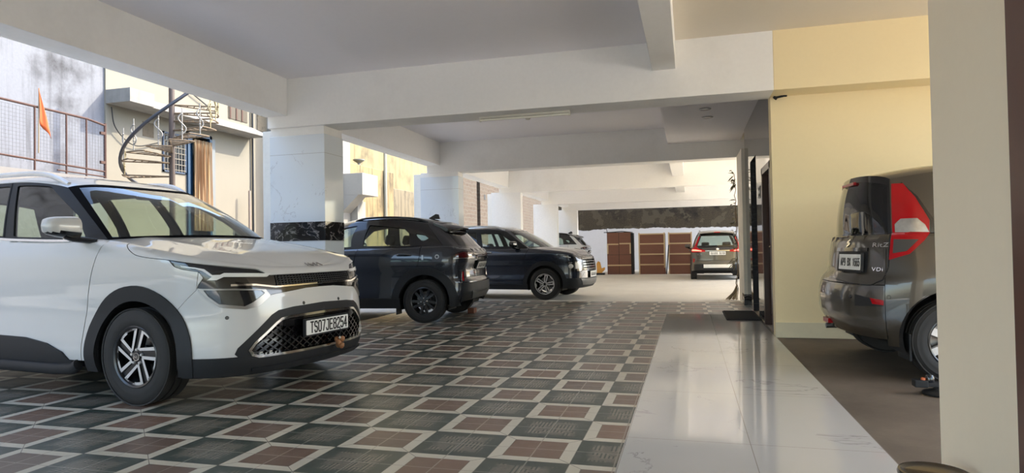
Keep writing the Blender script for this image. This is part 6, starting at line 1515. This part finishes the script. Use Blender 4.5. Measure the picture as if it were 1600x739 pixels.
    mb = MB(); mb.box((1.25,-1.56,2.90), (2.0,-.50,3.60), bev=.01); mb.prism([(1.25,2.90),(1.85,2.90),(1.25,2.35)], -1.56, -1.0, Matrix(((1,0,0,0),(0,0,1,0),(0,1,0,0),(0,0,0,1)))); mb.build('tank_box', WST, y)
    mb = MB(); mb.box((0,-1.0,0), (1.2,2.35,4.05), bev=.02); mb.build('stained_tower', YST, y)
    mb = MB(); mb.box((0,2.35,0), (.85,6.2,3.55), bev=.02); mb.build('low_stained_wall', m_plaster('blackened_wall', (.14,.115,.07), (.03,.024,.016), .7, 1.2, streak=1.0), y)
    mb = MB(); mb.lathe([(.02,0),(.05,.02),(.05,.10),(.20,.20),(.20,.23),(.001,.23)], 20, 'Z', Matrix.Translation((1.0,.05,4.05))); mb.build('funnel', plain('grey_funnel', (.16,.17,.16), .6), y, smooth=40)
    mb = MB(); mb.tube([(1.25,1.55,1.5),(1.25,1.55,5.2)], .06, 10); mb.build('pipe', plain('cream_pipe', (.27,.25,.19), .5), y, smooth=50)
    mb = MB(); mb.box((1.2,-.98,.8), (1.5,-.45,2.75)); mb.box((1.2,-.98,2.75), (1.45,-.5,3.0)); mb.build('meter_box', WST, y)
    mb = MB(); mb.box((.0,-3.9,5.0), (1.3,-1.0,5.12)); mb.build('canopy', m_plaster('dark_canopy_edge', (.09,.07,.045), (.04,.03,.025), .5, 4.), y)
    k = empty('brick_building', (XF,40,0)); tag(k, 'old brick and rubble building seen between the far pillars', 'building')
    mb = MB(); mb.box((-5,-8.0,0), (0,-5.6,9)); mb.box((-5,-5.6,0), (-.18,-5.0,9)); mb.box((-5,-5.0,0), (0,14,9)); mb.build('wall', BRK, k)
    mb = MB(); mb.box((-.02,-4.3,4.0), (.012,-3.95,4.3)); mb.build('hole', M_DARK, k)
# ---------------------------------------------------------------- assemble
room(); fittings(); lane()
build_white_mpv()
build_coupe((-5.1, 9.65, 0), PI+.05, .985, 'dark grey crossover with a sloping tail and black wheels beside the first marble pillar', paint('dark_grey_car_paint', (.013,.016,.024), .05, rough=.25), paint('black_car_roof', (.007,.008,.010), .0, rough=.2), G_TINT)
build_boxy(); build_round(); build_tall()
build_coupe((-6.03, 26.8, 0), PI, 1.05, 'small white hatchback with a black roof, mostly hidden behind the blue-black car', bpy.data.materials['white_car_paint'], paint('black_car_roof', (.010,.011,.014), .2), G_TINT)
# ---------------------------------------------------------------- daylight
def daylight():
    w = bpy.data.worlds.new('sky'); SC.world = w; w.use_nodes = True; t = w.node_tree; bg = t.nodes['Background']
    s = t.nodes.new('ShaderNodeTexSky'); s.sky_type = 'NISHITA'; s.sun_disc = False; s.sun_elevation = math.radians(52); s.sun_rotation = math.radians(60); s.air_density = 1.2; s.dust_density = 3.; s.ozone_density = 1.
    t.links.new(s.outputs[0], bg.inputs[0]); bg.inputs[1].default_value = .32
    l = bpy.data.lights.new('sun', 'SUN'); l.energy = 3.0; l.color = (1., .90, .72); l.angle = .009
    o = bpy.data.objects.new('sun', l); COL.objects.link(o); o.rotation_euler = Vector((-.60, -.50, -.62)).to_track_quat('-Z', 'Y').to_euler()
daylight()
SC.view_settings.view_transform = 'Standard'; SC.view_settings.look = 'None'; SC.view_settings.gamma = 1.; SC.view_settings.use_curve_mapping = False
SC.view_settings.exposure = 1.72
SC.cycles.max_bounces = 12; SC.cycles.diffuse_bounces = 6; SC.cycles.glossy_bounces = 5; SC.cycles.transparent_max_bounces = 16
# ---------------------------------------------------------------- camera
def make_camera():
    f, yaw, pitch, roll, h = 1002.4, .26878, .019536, -.017012, 1.08
    cy, sy = math.cos(yaw), math.sin(yaw)
    fw = Vector((-sy*math.cos(pitch), cy*math.cos(pitch), math.sin(pitch))); r = Vector((cy, sy, 0)); u = r.cross(fw)
    r2 = r*math.cos(roll) + u*math.sin(roll); u2 = -r*math.sin(roll) + u*math.cos(roll)
    cd = bpy.data.cameras.new('camera'); c = bpy.data.objects.new('camera', cd); COL.objects.link(c)
    cd.sensor_fit = 'HORIZONTAL'; cd.sensor_width = 36; cd.lens = 36*f/1600; cd.clip_start = .05; cd.clip_end = 500
    c.matrix_world = Matrix(((r2.x, u2.x, -fw.x, 0), (r2.y, u2.y, -fw.y, 0), (r2.z, u2.z, -fw.z, h), (0,0,0,1)))
    SC.camera = c
make_camera()
